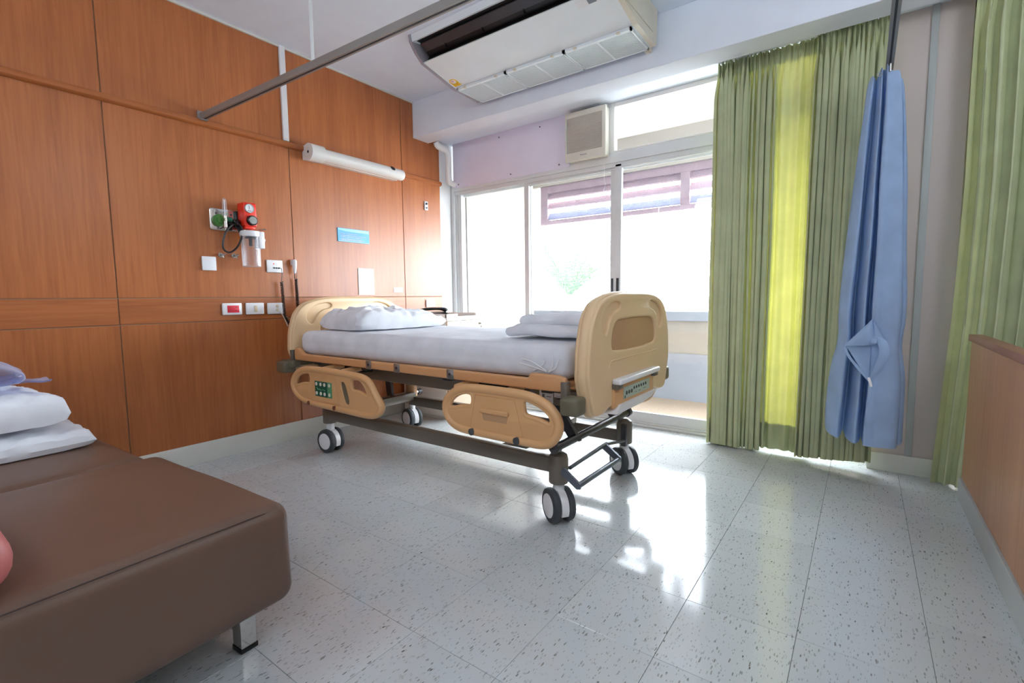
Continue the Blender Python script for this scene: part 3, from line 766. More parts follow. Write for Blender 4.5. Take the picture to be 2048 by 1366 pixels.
ncp = thing('nurse_call_socket', (XW, 1.71, 1.20), 'white nurse call wall socket plate right of the suction jar', 'socket')
obj('face_plate', MB().box(XW, XW+.012, 1.655, 1.763, 1.161, 1.243, .004), M['white_plastic'], ncp)
for y in (1.702, 1.718, 1.734): obj('jack', MB().lathe((XW+.012, y, 1.191), (1, 0, 0), [(0, .006), (.006, .005), (.006, .002)], 12), M['dsteel'], ncp)
obj('printed_mark', MB().box(XW+.012, XW+.0126, 1.697, 1.704, 1.213, 1.222), M['red'], ncp, smooth=False)
obj('printed_text', MB().box(XW+.012, XW+.0126, 1.708, 1.724, 1.217, 1.2185).box(XW+.012, XW+.0126, 1.712, 1.728, 1.208, 1.2095), M['ink'], ncp, smooth=False)

def coil(p0, p1, turns, r, rr, bow=0.0):
    P = []; n = turns*8; p0 = Vector(p0); p1 = Vector(p1)
    for i in range(n+1):
        t = i/n; c = p0.lerp(p1, t)+Vector((bow*math.sin(PI*t), 0, 0)); a = t*turns*2*PI
        P.append(c+Vector((math.cos(a)*r, math.sin(a)*r, 0)))
    return MB().tube(P, rr, 5)
tag(obj('coiled_cord', MB().tube(smoothpath([(XW+.018, 1.734, 1.191), (XW+.035, 1.738, 1.188), (XW+.035, 1.742, 1.15), (XW+.03, 1.737, 1.10)]), .002, 6).add(*(lambda m: (m.v, m.f))(coil((XW+.03, 1.738, 1.10), (XW+.03, 1.748, .87), 24, .0095, .0024))).add(*(lambda m: (m.v, m.f))(coil((XW+.03, 1.748, .87), (XW+.06, 1.785, .775), 11, .0095, .0026))), M['black'], origin=(XW, 1.74, 1.0)), 'black coiled cord hanging from the nurse call socket plate', 'cord')
hs_ = thing('call_handset', (XW, 1.835, 1.155), 'white nurse call handset hung on the panel seam, black coiled cord', 'handset')
obj('handset_body', MB().lathe((XW+.026, 1.838, 1.158), (0, 0, 1), [(0, .006), (.004, .009), (.03, .012), (.06, .016), (.08, .017), (.09, .015), (.096, .008)], 18), M['white_plastic'], hs_)
obj('cradle', MB().box(XW, XW+.02, 1.823, 1.853, 1.215, 1.25, .003), M['white_plastic'], hs_)
obj('call_button', MB().lathe((XW+.026, 1.838, 1.254), (0, 0, 1), [(0, .007), (.004, .006)], 12), M['red'], hs_)
obj('coiled_cord', MB().tube(smoothpath([(XW+.026, 1.836, 1.16), (XW+.026, 1.833, 1.13), (XW+.026, 1.842, 1.11)]), .002, 6).tube(smoothpath([(XW+.026, 1.85, 1.20), (XW+.026, 1.852, 1.15), (XW+.026, 1.846, 1.11)]), .002, 6).add(*(lambda m: (m.v, m.f))(coil((XW+.024, 1.846, 1.12), (XW+.024, 1.852, .82), 32, .0100, .0025))), M['black'], hs_)

def faceplate(name, y0, y1, z0, z1, label, cat, group=None):
    t = thing(name, (XW, (y0+y1)/2, (z0+z1)/2), label, cat, group)
    obj('face_plate', MB().box(XW, XW+.013, y0, y1, z0, z1, .006, 3), M['white_plastic'], t); return t
s1 = faceplate('wall_socket', 1.364, 1.481, .887, .961, 'white wall plate with bright red twin power socket', 'socket')
ri = obj('socket_insert', MB().box(XW+.013, XW+.015, 1.392, 1.462, .902, .946, .001), M['pinkred'], s1)
hm = MB()
for y in (1.404, 1.412, 1.442, 1.45):
    for z in (.914, .934): hm.box(XW+.015, XW+.0158, y-.0022, y+.0022, z-.002, z+.002)
stuff(obj('socket_slots', hm, M['dink'], ri, smooth=False))
s2 = faceplate('light_switch', 1.505, 1.621, .886, .961, 'white wall plate with one ivory rocker switch', 'switch')
obj('rocker', MB().box(XW+.013, XW+.018, 1.556, 1.574, .903, .943, .002), M['ivory'], s2)
s3 = faceplate('data_socket', 1.643, 1.757, .884, .959, 'white wall plate with outlets, behind the hanging coiled cord', 'socket')
obj('outlet_module', MB().box(XW+.013, XW+.017, 1.70, 1.716, .93, .945, .001).box(XW+.013, XW+.017, 1.70, 1.716, .904, .918, .001), M['ivory'], s3)
obj('plug_cable', MB().tube(smoothpath([(XW+.018, 1.71, .91), (XW+.03, 1.72, .895), (XW+.032, 1.74, .86), (XW+.03, 1.765, .80)]), .003, 6), M['cream_plastic'], s3)
s4 = faceplate('light_switch', 3.087, 3.197, .898, .966, 'small white switch plate on the veneer above the telephone', 'switch')
obj('rocker', MB().box(XW+.013, XW+.017, 3.135, 3.15, .915, .948, .002), M['white_enamel'], s4)

sg = thing('notice_sign', (XW, 2.345, 1.46), 'blue notice sign with white lettering on the wood wall', 'sign')
sgp = obj('sign_board', MB().box(XW, XW+.006, 2.203, 2.488, 1.412, 1.513, .001), M['blue_sign'], sg, smooth=False)
obj('pale_band', MB().prism([(2.207, 1.510), (2.207, 1.499), (2.27, 1.492), (2.36, 1.489), (2.485, 1.488), (2.485, 1.510)], 'x', XW+.006, XW+.0065).box(XW+.006, XW+.0065, 2.207, 2.485, 1.414, 1.418), plain('pale_blue', (150, 206, 238), .4), sg, smooth=False)
tx = MB(); rnd = random.Random(3)
def scribble(mb, y0, y1, z, h, x):
    y = y0
    while y < y1-.004:
        wv = rnd.choice((.003, .004, .005)); mb.box(x, x+.0005, y, y+wv*.35, z-h/2, z+h/2); mb.box(x, x+.0005, y+wv*.35, y+wv*.8, z+h/2-.0012, z+h/2) if rnd.random() < .7 else mb.box(x, x+.0005, y+wv*.35, y+wv*.8, z-h/2, z-h/2+.0012)
        y += wv+(.004 if rnd.random() < .08 else .0008)
for (a, b, z, h) in ((2.228, 2.385, 1.472, .007), (2.228, 2.465, 1.459, .007), (2.228, 2.42, 1.447, .007), (2.23, 2.43, 1.434, .0045), (2.23, 2.445, 1.428, .0045), (2.23, 2.42, 1.422, .0045), (2.385, 2.475, 1.499, .007)):
    scribble(tx, a, b, z, h, XW+.0066)
stuff(obj('sign_lettering', tx, M['white_enamel'], sg, smooth=False))
np_ = thing('paper_notice', (XW, 2.446, 1.01), 'white portrait paper notice above the headboard', 'notice')
obj('sheet', MB().box(XW, XW+.006, 2.372, 2.521, 1.011, 1.218, .001), M['paper'], np_, smooth=False)
tx = MB()
for (a, b, z, h) in ((2.43, 2.445, 1.205, .008), (2.452, 2.462, 1.205, .008), (2.39, 2.505, 1.176, .0035), (2.41, 2.485, 1.168, .0028), (2.43, 2.465, 1.153, .003), (2.40, 2.495, 1.05, .0028), (2.405, 2.49, 1.042, .0028)):
    scribble(tx, a, b, z, h, XW+.0062)
stuff(obj('notice_print', tx, M['ink'], np_, smooth=False))
tag(obj('wall_tag', MB().box(XW, XW+.003, 2.722, 2.822, 1.032, 1.072, .001), M['paper'], origin=(XW, 2.77, 1.05)), 'tiny blank white label on the wood wall right of the paper notice', 'label')
dv = thing('wall_bracket', (XW, 3.115, 1.80), 'small white plastic bracket high on the veneer near the window corner', 'bracket')
obj('bracket_plate', MB().box(XW, XW+.012, 3.098, 3.138, 1.762, 1.84, .003), M['white_plastic'], dv)
obj('clip', MB().box(XW+.012, XW+.022, 3.108, 3.126, 1.808, 1.826, .002).box(XW+.012, XW+.02, 3.11, 3.124, 1.776, 1.788, .002), M['dsteel'], dv)

# ================================================================== THE BED
BY0, BY1 = 1.625, 2.575; BYC = (BY0+BY1)/2
bed = thing('hospital_bed', (-1.9, BYC, 0), 'tan plastic hospital bed with lowered side rails on twin-wheel castors', 'bed')

def inset_n(poly, d, step=.01, it=3):
    """the outline moved inwards along its own normals"""
    P = [Vector(p) for p in even(poly, step, it)]; n = len(P)
    ar = sum(P[i].x*P[(i+1) % n].y-P[(i+1) % n].x*P[i].y for i in range(n)); sg = 1 if ar > 0 else -1
    out = []
    for i in range(n):
        t = (P[(i+1) % n]-P[i-1]).normalized(); out.append((P[i].x-t.y*sg*d, P[i].y+t.x*sg*d))
    return out
def board_outline(y0, y1, ztop, zbot):
    yc = (y0+y1)/2; hw = (y1-y0)/2
    half = [(0, ztop), (.38, ztop-.002), (.62, ztop-.018), (.78, ztop-.047), (.89, ztop-.10), (.945, ztop-.17), (.975, ztop-.23), (.985, ztop-.30), (.99, ztop-.34), (.955, ztop-.39), (.915, ztop-.45), (.88, zbot+.012), (.84, zbot), (.76, zbot-.003), (.66, zbot), (.60, zbot+.012), (.45, zbot+.018), (.2, zbot+.018)]
    r = half+[(-a, b) for a, b in reversed(half[1:])]
    return smoothpoly([(yc+a*hw, b) for a, b in r], 3)
def bean(yc, z0, s):  # hand grip in the upper corners
    q = [(-.335, .825), (-.355, .86), (-.34, .90), (-.30, .932), (-.245, .95), (-.18, .952), (-.165, .937), (-.185, .922), (-.235, .91), (-.275, .88), (-.293, .845), (-.305, .822)]
    return smoothpoly([(yc+s*a, b-.997+z0) for a, b in q], 3)
def board(name, x, face, ztop, zbot):
    ol = board_outline(BY0+.0, BY1-.0, ztop, zbot)
    win = smoothpoly([(BYC-.255, ztop-.235), (BYC-.25, ztop-.17), (BYC-.215, ztop-.128), (BYC-.11, ztop-.118), (BYC+.11, ztop-.118), (BYC+.215, ztop-.128), (BYC+.25, ztop-.17), (BYC+.255, ztop-.235), (BYC+.225, ztop-.246), (BYC-.225, ztop-.246)], 3)
    core = plate(ol, [], .004, .018, 4); core = to_yz(core, x)
    b = obj(name, core, M['tan_board'], bed)
    for s in (1, -1):
        skin = plate(inset_n(ol, .008), [win, bean(BYC, ztop, -1), bean(BYC, ztop, 1)], .003, .009, 3)
        k = obj('face_shell', to_yz(skin, x+s*.022), M['tan_board'], b)
        pw_ = [(BYC+(a-BYC)*.995, c) for a, c in win]
        obj('inset_panel', to_yz(plate(pw_, [], .0005, .0005), x+s*.0222), M['tan_inset'], b)
    return b
FXC, HXC = -.865, -2.94
fbd = board('footboard', FXC, 1, .997, .495)
hbd = board('headboard', HXC, -1, .997, .50)
fx = FXC+.034
obj('moulded_line', MB().tube([(fx, BYC-.285, .678), (fx, BYC-.278, .700), (fx, BYC-.262, .7095), (fx, BYC+.275, .7095)], .0025, 6), M['tan_board'], fbd)
cp_ = obj('control_bay', MB().box(fx-.01, fx+.012, BYC-.255, BYC+.205, .508, .612, .006), M['tan'], fbd)
obj('bay_handle', MB().box(fx, fx+.042, BYC-.26, BYC+.215, .610, .634, .008, 3), M['white_plastic'], fbd)
for y in (BYC-.235, BYC+.19): obj('handle_bracket', MB().box(fx, fx+.032, y-.024, y+.024, .590, .611, .004), M['taupe'], fbd)
pn = obj('control_panel', MB().box(fx+.012, fx+.0145, BYC-.165, BYC+.14, .534, .586, .002), plain('control_grey', (176, 190, 176), .4), fbd)
for k in range(9):
    y = BYC-.135+k*.028; big = k < 3
    obj('button', MB().lathe((fx+.0145, y, .558 if big else .568), (1, 0, 0), [(0, .009 if big else .0075), (.002, .008 if big else .006)], 14), M['dsteel'] if big else M['dink'], pn)
obj('panel_print', MB().box(fx+.0145, fx+.015, BYC-.158, BYC-.146, .537, .549).box(fx+.0145, fx+.015, BYC-.04, BYC-.018, .545, .547).box(fx+.0145, fx+.015, BYC+.0, BYC+.028, .545, .547).box(fx+.0145, fx+.015, BYC+.06, BYC+.09, .547, .549), M['dgreen'], pn, smooth=False)
obj('lower_tray', MB().prism([(BYC-.262, .487), (BYC-.215, .520), (BYC+.215, .520), (BYC+.15, .497), (BYC+.03, .487)], 'x', fx-.03, fx+.024), M['white_plastic'], fbd, smooth=False)
for x, b in ((FXC, fbd), (HXC, hbd)):
    for y in (BY0-.03, BY1+.0):
        obj('corner_bumper', MB().box(x-.06 if x > -2 else x-.05, x+.02 if x > -2 else x+.05, y-.026, y+.052, .522, .594, .014, 3), M['olive'], b)

# mattress deck
DY0, DY1 = 1.635, 2.565
def deck_side(y):
    o = [(-2.86, .604), (-2.86, .672), (-2.84, .684), (-2.80, .672), (-2.765, .646), (-1.10, .646), (-1.095, .668), (-.97, .668), (-.93, .66), (-.925, .64), (-.925, .62), (-.95, .602), (-1.06, .600), (-2.2, .604)]
    return to_xz(plate(o, [], .006, .008, 2), y)
dk = obj('deck_frame', MB().box(-2.86, -.94, DY0+.02, DY1-.02, .612, .632), M['tan_deck'], bed, smooth=False)
for y in (DY0, DY1):
    r_ = obj('deck_side_rail', deck_side(y), M['tan_deck'], bed)
    s = -1 if y < 2 else 1
    for x in (-2.13, -1.905, -1.535):
        q = obj('hinge_bracket', MB().box(x-.022, x+.022, y+s*.0138, y+s*.0165, .602, .648, .001), M['steel'], r_)
        obj('hinge_bolt', MB().lathe((x, y+s*.0165, .626), (0, s, 0), [(0, .008), (.004, .006)], 10), M['dsteel'], q)

# under-carriage
for y in (1.80, 2.40):
    a = obj('under_beam', MB().box(-2.86, -.93, y-.022, y+.022, .507, .578, .004), M['taupe'], bed)
lb_ = obj('rating_plate', MB().box(-1.145, -1.075, 1.776, 1.7785, .513, .567).box(-1.07, -1.0, 1.776, 1.7785, .543, .562), M['paper'], bed, smooth=False)
lpr = MB()
for k in range(4): lpr.box(-1.06, -1.012, 1.7752, 1.7762, .523+k*.008, .5245+k*.008)
lpr.box(-1.13, -1.118, 1.7752, 1.7762, .53, .552).box(-1.108, -1.085, 1.7752, 1.7762, .54, .543)
stuff(obj('plate_print', lpr, M['ink'], lb_, smooth=False))
obj('oval_sticker', MB().lathe((-1.185, 1.7785, .543), (0, -1, 0), [(0, .021), (.001, .021)], 20), M['ink'], bed)
for x in (-2.72, -2.25, -1.62, -1.05): obj('cross_member', MB().box(x-.025, x+.025, 1.68, 2.52, .578, .60, .003), M['dsteel'], bed)
for (a, b) in ((-2.62, -2.30), (-1.55, -1.25)):
    obj('actuator', MB().box(a, b, 1.72, 1.80, .555, .605, .008), M['black'], bed)
for x in (-2.52, -2.34, -1.48, -1.22): obj('rail_pivot', MB().cyl((x, 1.60, .57), (x+.02, 1.72, .585), .018, 14), M['tan'], bed)
for x, top, zt in ((-2.80, -2.84, .25), (-1.02, -1.14, .345)):
    for y in (1.88, 2.32):
        obj('lift_arm', MB().prism([(top-.03, .51), (top+.03, .51), (x+.025, zt-.01), (x-.025, zt-.01)], 'y', y-.012, y+.012), M['dsteel'], bed, smooth=False)
    obj('torsion_tube', MB().cyl((x, 1.82 if x < -2 else 1.70, zt), (x, 2.60 if x < -2 else 2.47, zt), .018, 16), M['steel'] if x < -2 else M['dsteel'], bed)
    for y in (1.82 if x < -2 else 1.70, 2.60 if x < -2 else 2.47): obj('tube_end', MB().lathe((x, y, zt), (0, -1 if y < 2 else 1, 0), [(-.02, .024), (.012, .024), (.016, .018)], 16), M['dsteel'], bed)
for y in (1.76, 2.455):
    z_ = 0 if y < 2 else -.035
    obj('base_rail', MB().box(-2.74, -1.04, y-.025, y+.025, .218+z_, .285+z_, .006), M['taupe'], bed)
for x in (-2.7, -1.35): obj('base_cross_rail', MB().box(x-.025, x+.025, 1.76, 2.455, .224, .28, .004), M['taupe'], bed)
obj('post', MB().box(-.945, -.915, 1.615, 1.645, .55, .645, .004), M['taupe'], bed)
obj('post', MB().box(-2.90, -2.875, 1.615, 1.64, .55, .665, .004), M['taupe'], bed)
obj('head_cross_tube', MB().box(-2.98, -2.86, 1.60, 1.66, .555, .60, .006).box(-2.95, -2.9, 1.6, 2.6, .56, .59), M['olive'], bed)
pe = obj('pedal_frame', MB().tube([(-1.0, 1.79, .237), (-1.0, 2.16, .25)], .009, 12).tube([(-.93, 1.73, .19), (-.93, 2.15, .188)], .013, 12), M['pedal'], bed)
for (y0, y1) in ((1.785, 1.735), (2.15, 2.145)):
    obj('pedal_link', MB().prism([(-1.012, .228), (-1.002, .252), (-.99, .252), (-.918, .20), (-.918, .178), (-.935, .175)], 'y', min(y0, y1)-.006, min(y0, y1)+.006), M['pedal'], bed, smooth=False)
obj('pedal_bracket', MB().box(-1.03, -1.0, 2.40, 2.425, .17, .29, .004).tube([(-1.0, 2.15, .25), (-1.01, 2.41, .20)], .008, 8), M['dsteel'], bed)

# castors
wheel_me = me_build('wheel', MB().lathe((0, 0, 0), (0, 1, 0), [(-.017, .05), (-.0185, .064), (-.014, .073), (-.006, .0755), (.006, .0755), (.012, .072), (.013, .05)], 40), M['rubber'])
cap_me = me_build('hub_cap', MB().lathe((0, -.0165, 0), (0, -1, 0), [(0, .052), (.003, .0515), (.005, .046), (.006, .02)], 36), M['white_plastic'])
fork_me = me_build('castor_fork', MB().prism([(.073*math.cos(a), .0755+.073*math.sin(a)) for a in [(-.45+4.0*i/24) for i in range(25)]], 'y', -.0165, .0165).lathe((0, 0, .12), (0, 0, 1), [(0, .026), (.07, .024)], 18), M['white_plastic'])
CAST = [(-2.745, 1.775, (.097, -.99), .19, .30), (-1.04, 1.762, (-.556, -.826), .175, .31), (-1.035, 2.462, (-.55, -.83), .175, .31), (-2.745, 2.47, (-.2, -.98), .19, .42)]
for cx, cy, ax, zb, zt in CAST:
    e = empty('castor', (0, 0, 0)); e.parent = bed; e.location = Vector((cx, cy, 0))-worldpos(bed)
    e.rotation_euler = (0, 0, math.atan2(ax[1], ax[0])+PI/2)
    fk = bpy.data.objects.new('castor_fork', fork_me); COL.objects.link(fk); fk.parent = e
    for s in (-1, 1):
        wv = bpy.data.objects.new('wheel', wheel_me); COL.objects.link(wv); wv.parent = e; wv.location = (0, s*.033, .0755); wv.rotation_euler = (0, 0, 0 if s < 0 else PI)
        hc = bpy.data.objects.new('hub_cap', cap_me); COL.objects.link(hc); hc.parent = e; hc.location = (0, s*.033, .0755); hc.rotation_euler = (0, 0, 0 if s < 0 else PI)
    head = zt > .4
    obj('castor_housing', MB().lathe((cx, cy, zb), (0, 0, 1), [(0, .041), (.004, .043), (zt-zb-.03, .043), (zt-zb-.012, .038), (zt-zb, .02)], 26), M['tan_inset'] if head else M['taupe'], bed)

# side rails
def rail(outl, holes, y, flip=1):
    o = smoothpoly(outl, 3); h = [smoothpoly(q, 3) for q in holes]
    return to_xz(plate(o, h, .004, .006, 3), y)
def rims(outl, holes, y, parent):
    o = inset_n(smoothpoly(outl, 3), .0165, .012, 3)
    obj('rim', MB().tube([(a, y, b) for a, b in o], .0195, 12, closed=True), M['tan'], parent)
    for q in holes:
        e2 = even(smoothpoly(q, 3), .008, 2)
        obj('hole_rim', MB().tube([(a, y, b) for a, b in e2], .0115, 10, closed=True), M['tan'], parent)
A_out = [(-2.835, .471), (-2.821, .505), (-2.792, .536), (-2.746, .562), (-2.687, .579), (-2.617, .585), (-2.483, .587), (-2.357, .586), (-2.238, .583), (-2.152, .578), (-2.102, .568), (-2.066, .548), (-2.041, .518), (-2.017, .482), (-1.991, .457), (-1.973, .437), (-1.971, .413), (-1.985, .388), (-2.015, .365), (-2.06, .350), (-2.122, .345), (-2.224, .346), (-2.343, .348), (-2.502, .350), (-2.637, .354), (-2.721, .364), (-2.784, .39), (-2.821, .423)]
A_h1 = [(-2.796, .454), (-2.785, .492), (-2.757, .523), (-2.712, .542), (-2.655, .549), (-2.624, .546), (-2.622, .487), (-2.703, .475), (-2.77, .456)]
A_sl = [(-2.322, .520), (-2.292, .520), (-2.268, .470), (-2.253, .404), (-2.280, .400), (-2.306, .454)]
A_h2 = [(-2.238, .54), (-2.199, .552), (-2.154, .549), (-2.122, .527), (-2.098, .498), (-2.084, .463), (-2.097, .461), (-2.142, .474), (-2.186, .481), (-2.224, .481), (-2.233, .513)]
B_out = [(-1.548, .487), (-1.537, .521), (-1.508, .553), (-1.468, .578), (-1.424, .593), (-1.354, .600), (-1.264, .601), (-1.179, .601), (-1.098, .599), (-1.043, .591), (-.994, .575), (-.958, .553), (-.932, .525), (-.918, .495), (-.916, .463), (-.926, .434), (-.947, .404), (-.973, .384), (-1.003, .375), (-1.061, .373), (-1.141, .374), (-1.268, .374), (-1.359, .375), (-1.43, .377), (-1.478, .388), (-1.518, .412), (-1.542, .446)]
B_h1 = [(-1.505, .485), (-1.499, .512), (-1.469, .541), (-1.434, .558), (-1.396, .565), (-1.370, .559), (-1.364, .542), (-1.372, .503), (-1.427, .495), (-1.485, .48)]
B_h2 = [(-1.100, .560), (-1.086, .567), (-1.059, .562), (-1.013, .546), (-.976, .522), (-.962, .499), (-.962, .481), (-.975, .475), (-1.002, .483), (-1.04, .492), (-1.091, .5), (-1.099, .532)]
def inset(poly, d):
    cx = sum(p[0] for p in poly)/len(poly); cz = sum(p[1] for p in poly)/len(poly); out = []
    for x, z in poly:
        v = Vector((x-cx, z-cz)); l = v.length; v *= max(0, (l-d)/l); out.append((cx+v.x, cz+v.y))
    return out
for y, side in ((1.585, -1), (2.615, 1)):
    rA = obj('side_rail', rail(A_out, [A_h1, A_sl, A_h2], y), M['tan'], bed)
    rB = obj('side_rail', rail(B_out, [B_h1, B_h2], y), M['tan'], bed)
    rims(A_out, [A_h1, A_h2], y, rA); rims(B_out, [B_h1, B_h2], y, rB)
    f = y+side*.010
    def bx(x0, x1, z0, z1, d=.0025): return MB().box(x0, x1, f, f+side*d, z0, z1, .001, 1)
    obj('slot_back', MB().box(-2.335, -2.24, y-.004, y+.004, .39, .53), M['olive'], rA, smooth=False)
    if side < 0:
        c = obj('control_panel', bx(-2.57, -2.447, .418, .507), M['dgreen'], rA); c2 = obj('control_strip', bx(-2.447, -2.405, .418, .507), M['lgreen'], rA)
        for (x, zz) in ((-2.553, .49), (-2.512, .49), (-2.474, .49), (-2.553, .436), (-2.512, .436), (-2.474, .436), (-2.427, .49), (-2.427, .436)):
            obj('button', MB().lathe((x, f-.0025, zz), (0, -1, 0), [(0, .0105), (.002, .0095)], 16), M['cream_plastic'], c if x < -2.44 else c2)
        obj('panel_print', MB().tube([(-2.55, f-.003, .470), (-2.538, f-.003, .458), (-2.52, f-.003, .463), (-2.512, f-.003, .455), (-2.485, f-.003, .462), (-2.468, f-.003, .455)], .0025, 5), M['lgreen'], c)
    for q, P_ in ((rA, [(-2.63, .538), (-2.375, .538), (-2.338, .386), (-2.638, .386)]), (rB, [(-1.346, .558), (-1.136, .557), (-1.097, .407), (-1.378, .407)])):
        obj('panel_line', MB().tube([(a, f+side*.0002, b) for a, b in P_], .0011, 6, closed=True), M['tan_deck'], q)
    gp_ = obj('grip_recess', MB().prism([(-1.311, .485), (-1.172, .485), (-1.180, .452), (-1.302, .452)], 'y', f-.0, f+side*.0012), M['tan_inset'], rB, smooth=False)
    obj('grip_lip', MB().box(-1.318, -1.166, f-side*.004, f+side*.010, .483, .505, .006, 3), M['tan'], rB)
    for x, zz in ((-2.633, .369), (-2.379, .369)): obj('bolt_cap', MB().lathe((x, f, zz), (0, side, 0), [(-.004, .0125), (.0125, .0125), (.0133, .01)], 18), plain('brown_cap', (120, 72, 48), .5), rA)
    for x, zz in ((-1.365, .392), (-1.124, .391)): obj('bolt_cap', MB().lathe((x, f, zz), (0, side, 0), [(-.004, .0155), (.0125, .0155), (.0133, .012)], 18), M['rubber'], rB)

# mattress with fitted sheet
def mat_fn(p):
    e = max(0, (-p.x-.80)/.13)
    if e > 0: p.z *= 1-.12*e
    return p
ma = thing('mattress', (-1.88, BYC, .635), 'mattress under a smooth white fitted sheet on the hospital bed', 'mattress')
obj('fitted_sheet', MB().soft((-1.90, BYC-.005, .709), (1.93, .875, .145), .055, (46, 22, 5), .006, 4.5, .006, 3.0), M['sheet'], ma)
cd = MB()
for (pts) in ([(-1.10, 1.662, .672), (-1.06, 1.652, .69), (-1.04, 1.652, .715), (-1.06, 1.651, .732)], [(-1.02, 1.653, .672), (-1.0, 1.651, .70), (-1.0, 1.651, .735)], [(-1.02, 1.653, .672), (-.985, 1.651, .695), (-.97, 1.652, .73)], [(-1.16, 1.652, .70), (-1.10, 1.65, .69), (-1.03, 1.651, .675)], [(-1.15, 1.65, .72), (-1.10, 1.65, .71), (-1.03, 1.651, .678)]):
    cd.tube(smoothpath([(x, y-.001, z) for x, y, z in pts]), .0022, 6)
stuff(obj('sheet_tie', cd, M['white_plastic'], ma))

def pillow(name, c, size, rot, label, seed, mat='pillowcase', wr=.016, tilt=0.0, group=None, pw_=.34, skew=0.0, hb=.03):
    sx, sy, h = size; mb = MB(); nu, nv = 60, 46
    def surf(sgn):
        def fn(u, v):
            a, b = 2*u-1, 2*v-1
            ea = 1-abs(a)**2.6; eb = 1-abs(b)**2.6
            th = (max(0, ea)*max(0, eb))**pw_
            cr = 1-.075*(a*a*b*b)**1.5
            x = a*sx/2*(1-.05*(abs(a)**3)*(1-b*b))*cr; y = b*sy/2*(1-.05*(abs(b)**3)*(1-a*a))*cr
            z = (h*th*(1+skew*b-abs(skew)*.3)) if sgn > 0 else -hb*min(1, th*2.2)
            q = Vector((x*6+seed, y*6, sgn*3)); q2 = Vector((x*15+seed, y*15-seed, sgn))
            k = noise.noise(q)*wr+noise.noise(q2)*wr*.55-abs(noise.noise(Vector((x*9-seed, y*17+x*8, sgn))))*wr*1.1-abs(noise.noise(Vector((x*21+y*9, y*8-seed, 4))))*wr*.7+wr*.4
            if sgn > 0: z += k*min(1, th*1.4)
            else: z += k*.2*th
            return Vector((x, y, z))
        return fn
    mb.grid(surf(1), nu, nv); mb.grid(surf(-1), nu, nv)
    bm = bmesh.new(); vs = [bm.verts.new(v) for v in mb.v]
    for f in mb.f: bm.faces.new([vs[i] for i in f])
    bmesh.ops.remove_doubles(bm, verts=bm.verts[:], dist=.0008)
    m2 = MB(); m2.bm(bm)
    m2.xf(Matrix.Rotation(rot, 4, 'Z') @ Matrix.Rotation(tilt, 4, 'Y'))
    m2.v = [v+Vector(c) for v in m2.v]
    return tag(obj(name, m2, M[mat], origin=c), label, 'pillow', group)
pillow('bed_pillow', (-2.56, 2.09, .825), (.50, .72, .100), -.08, 'plump white pillow at the head of the hospital bed', 2.0, wr=.024, pw_=.34, skew=-.22, hb=.033)

# folded quilt at the foot
qm = MB()
def quilt_fn(p):
    p.z += .006*math.sin(p.x*38)*math.sin(p.y*38)*(1 if p.z > 0 else 0)
    return p
qm.soft((-1.145, 2.14, .822), (.45, .64, .052), .025, (22, 26, 3), .008, 7, .006, 5.0, quilt_fn)
qm.soft((-1.13, 2.17, .868), (.40, .57, .046), .022, (22, 26, 3), .010, 7, .008, 8.0, quilt_fn)
tag(obj('folded_quilt', qm, M['pillowcase'], origin=(-1.16, 2.15, .78)), 'folded white quilted blanket at the foot of the hospital bed', 'blanket')

# ------------------------------------------------------------------ bedside cabinet and telephone
CX0, CX1, CY0, CY1, CZ = -3.15, -2.63, 2.755, 3.20, .852
bc = thing('bedside_cabinet', ((CX0+CX1)/2, (CY0+CY1)/2, 0), 'white bedside cabinet with pale wood drawer beside the bed head', 'cabinet')
obj('carcass', MB().box(CX0, CX1-.018, CY0, CY1, .03, .80, .004).box(CX0+.02, CX1-.04, CY0+.02, CY1-.02, 0, .03), M['white_enamel'], bc)
obj('top', MB().box(CX0-.005, CX1+.005, CY0-.005, CY1+.005, .798, .822, .004), M['white_enamel'], bc)
rim = MB().box(CX0-.005, CX0+.015, CY0-.005, CY1+.005, .822, CZ, .003).box(CX0, CX1, CY0-.005, CY0+.015, .822, CZ, .003).box(CX0, CX1, CY1-.012, CY1+.005, .822, CZ, .003)
rim.box(CX1-.018, CX1+.005, CY0-.005, CY0+.12, .822, CZ, .003).box(CX1-.018, CX1+.005, CY1-.10, CY1+.005, .822, CZ, .003).box(CX1-.018, CX1+.005, CY0+.12, CY1-.10, .822, .832)
obj('gallery_rim', rim, M['white_enamel'], bc)
dr = obj('drawer', MB().box(CX1-.018, CX1, CY0+.004, CY1-.004, .655, .795, .003), M['wood_pale'], bc)
obj('lock', MB().lathe((CX1, CY1-.05, .765), (1, 0, 0), [(0, .011), (.006, .010), (.008, .006), (.022, .005)], 14), M['steel'], dr)
obj('keys', MB().tube([(CX1+.018+.008*math.cos(k*PI/6), CY1-.05, .752+.008*math.sin(k*PI/6)) for k in range(12)], .0015, 5, closed=True).box(CX1+.012, CX1+.024, CY1-.052, CY1-.048, .70, .745), M['steel'], dr)
dr2 = obj('cabinet_door', MB().box(CX1-.018, CX1, CY0+.004, CY1-.004, .04, .648, .003), M['wood_pale'], bc)
obj('door_handle', MB().box(CX1, CX1+.02, CY1-.06, CY1-.045, .50, .60, .004), M['steel'], dr2)

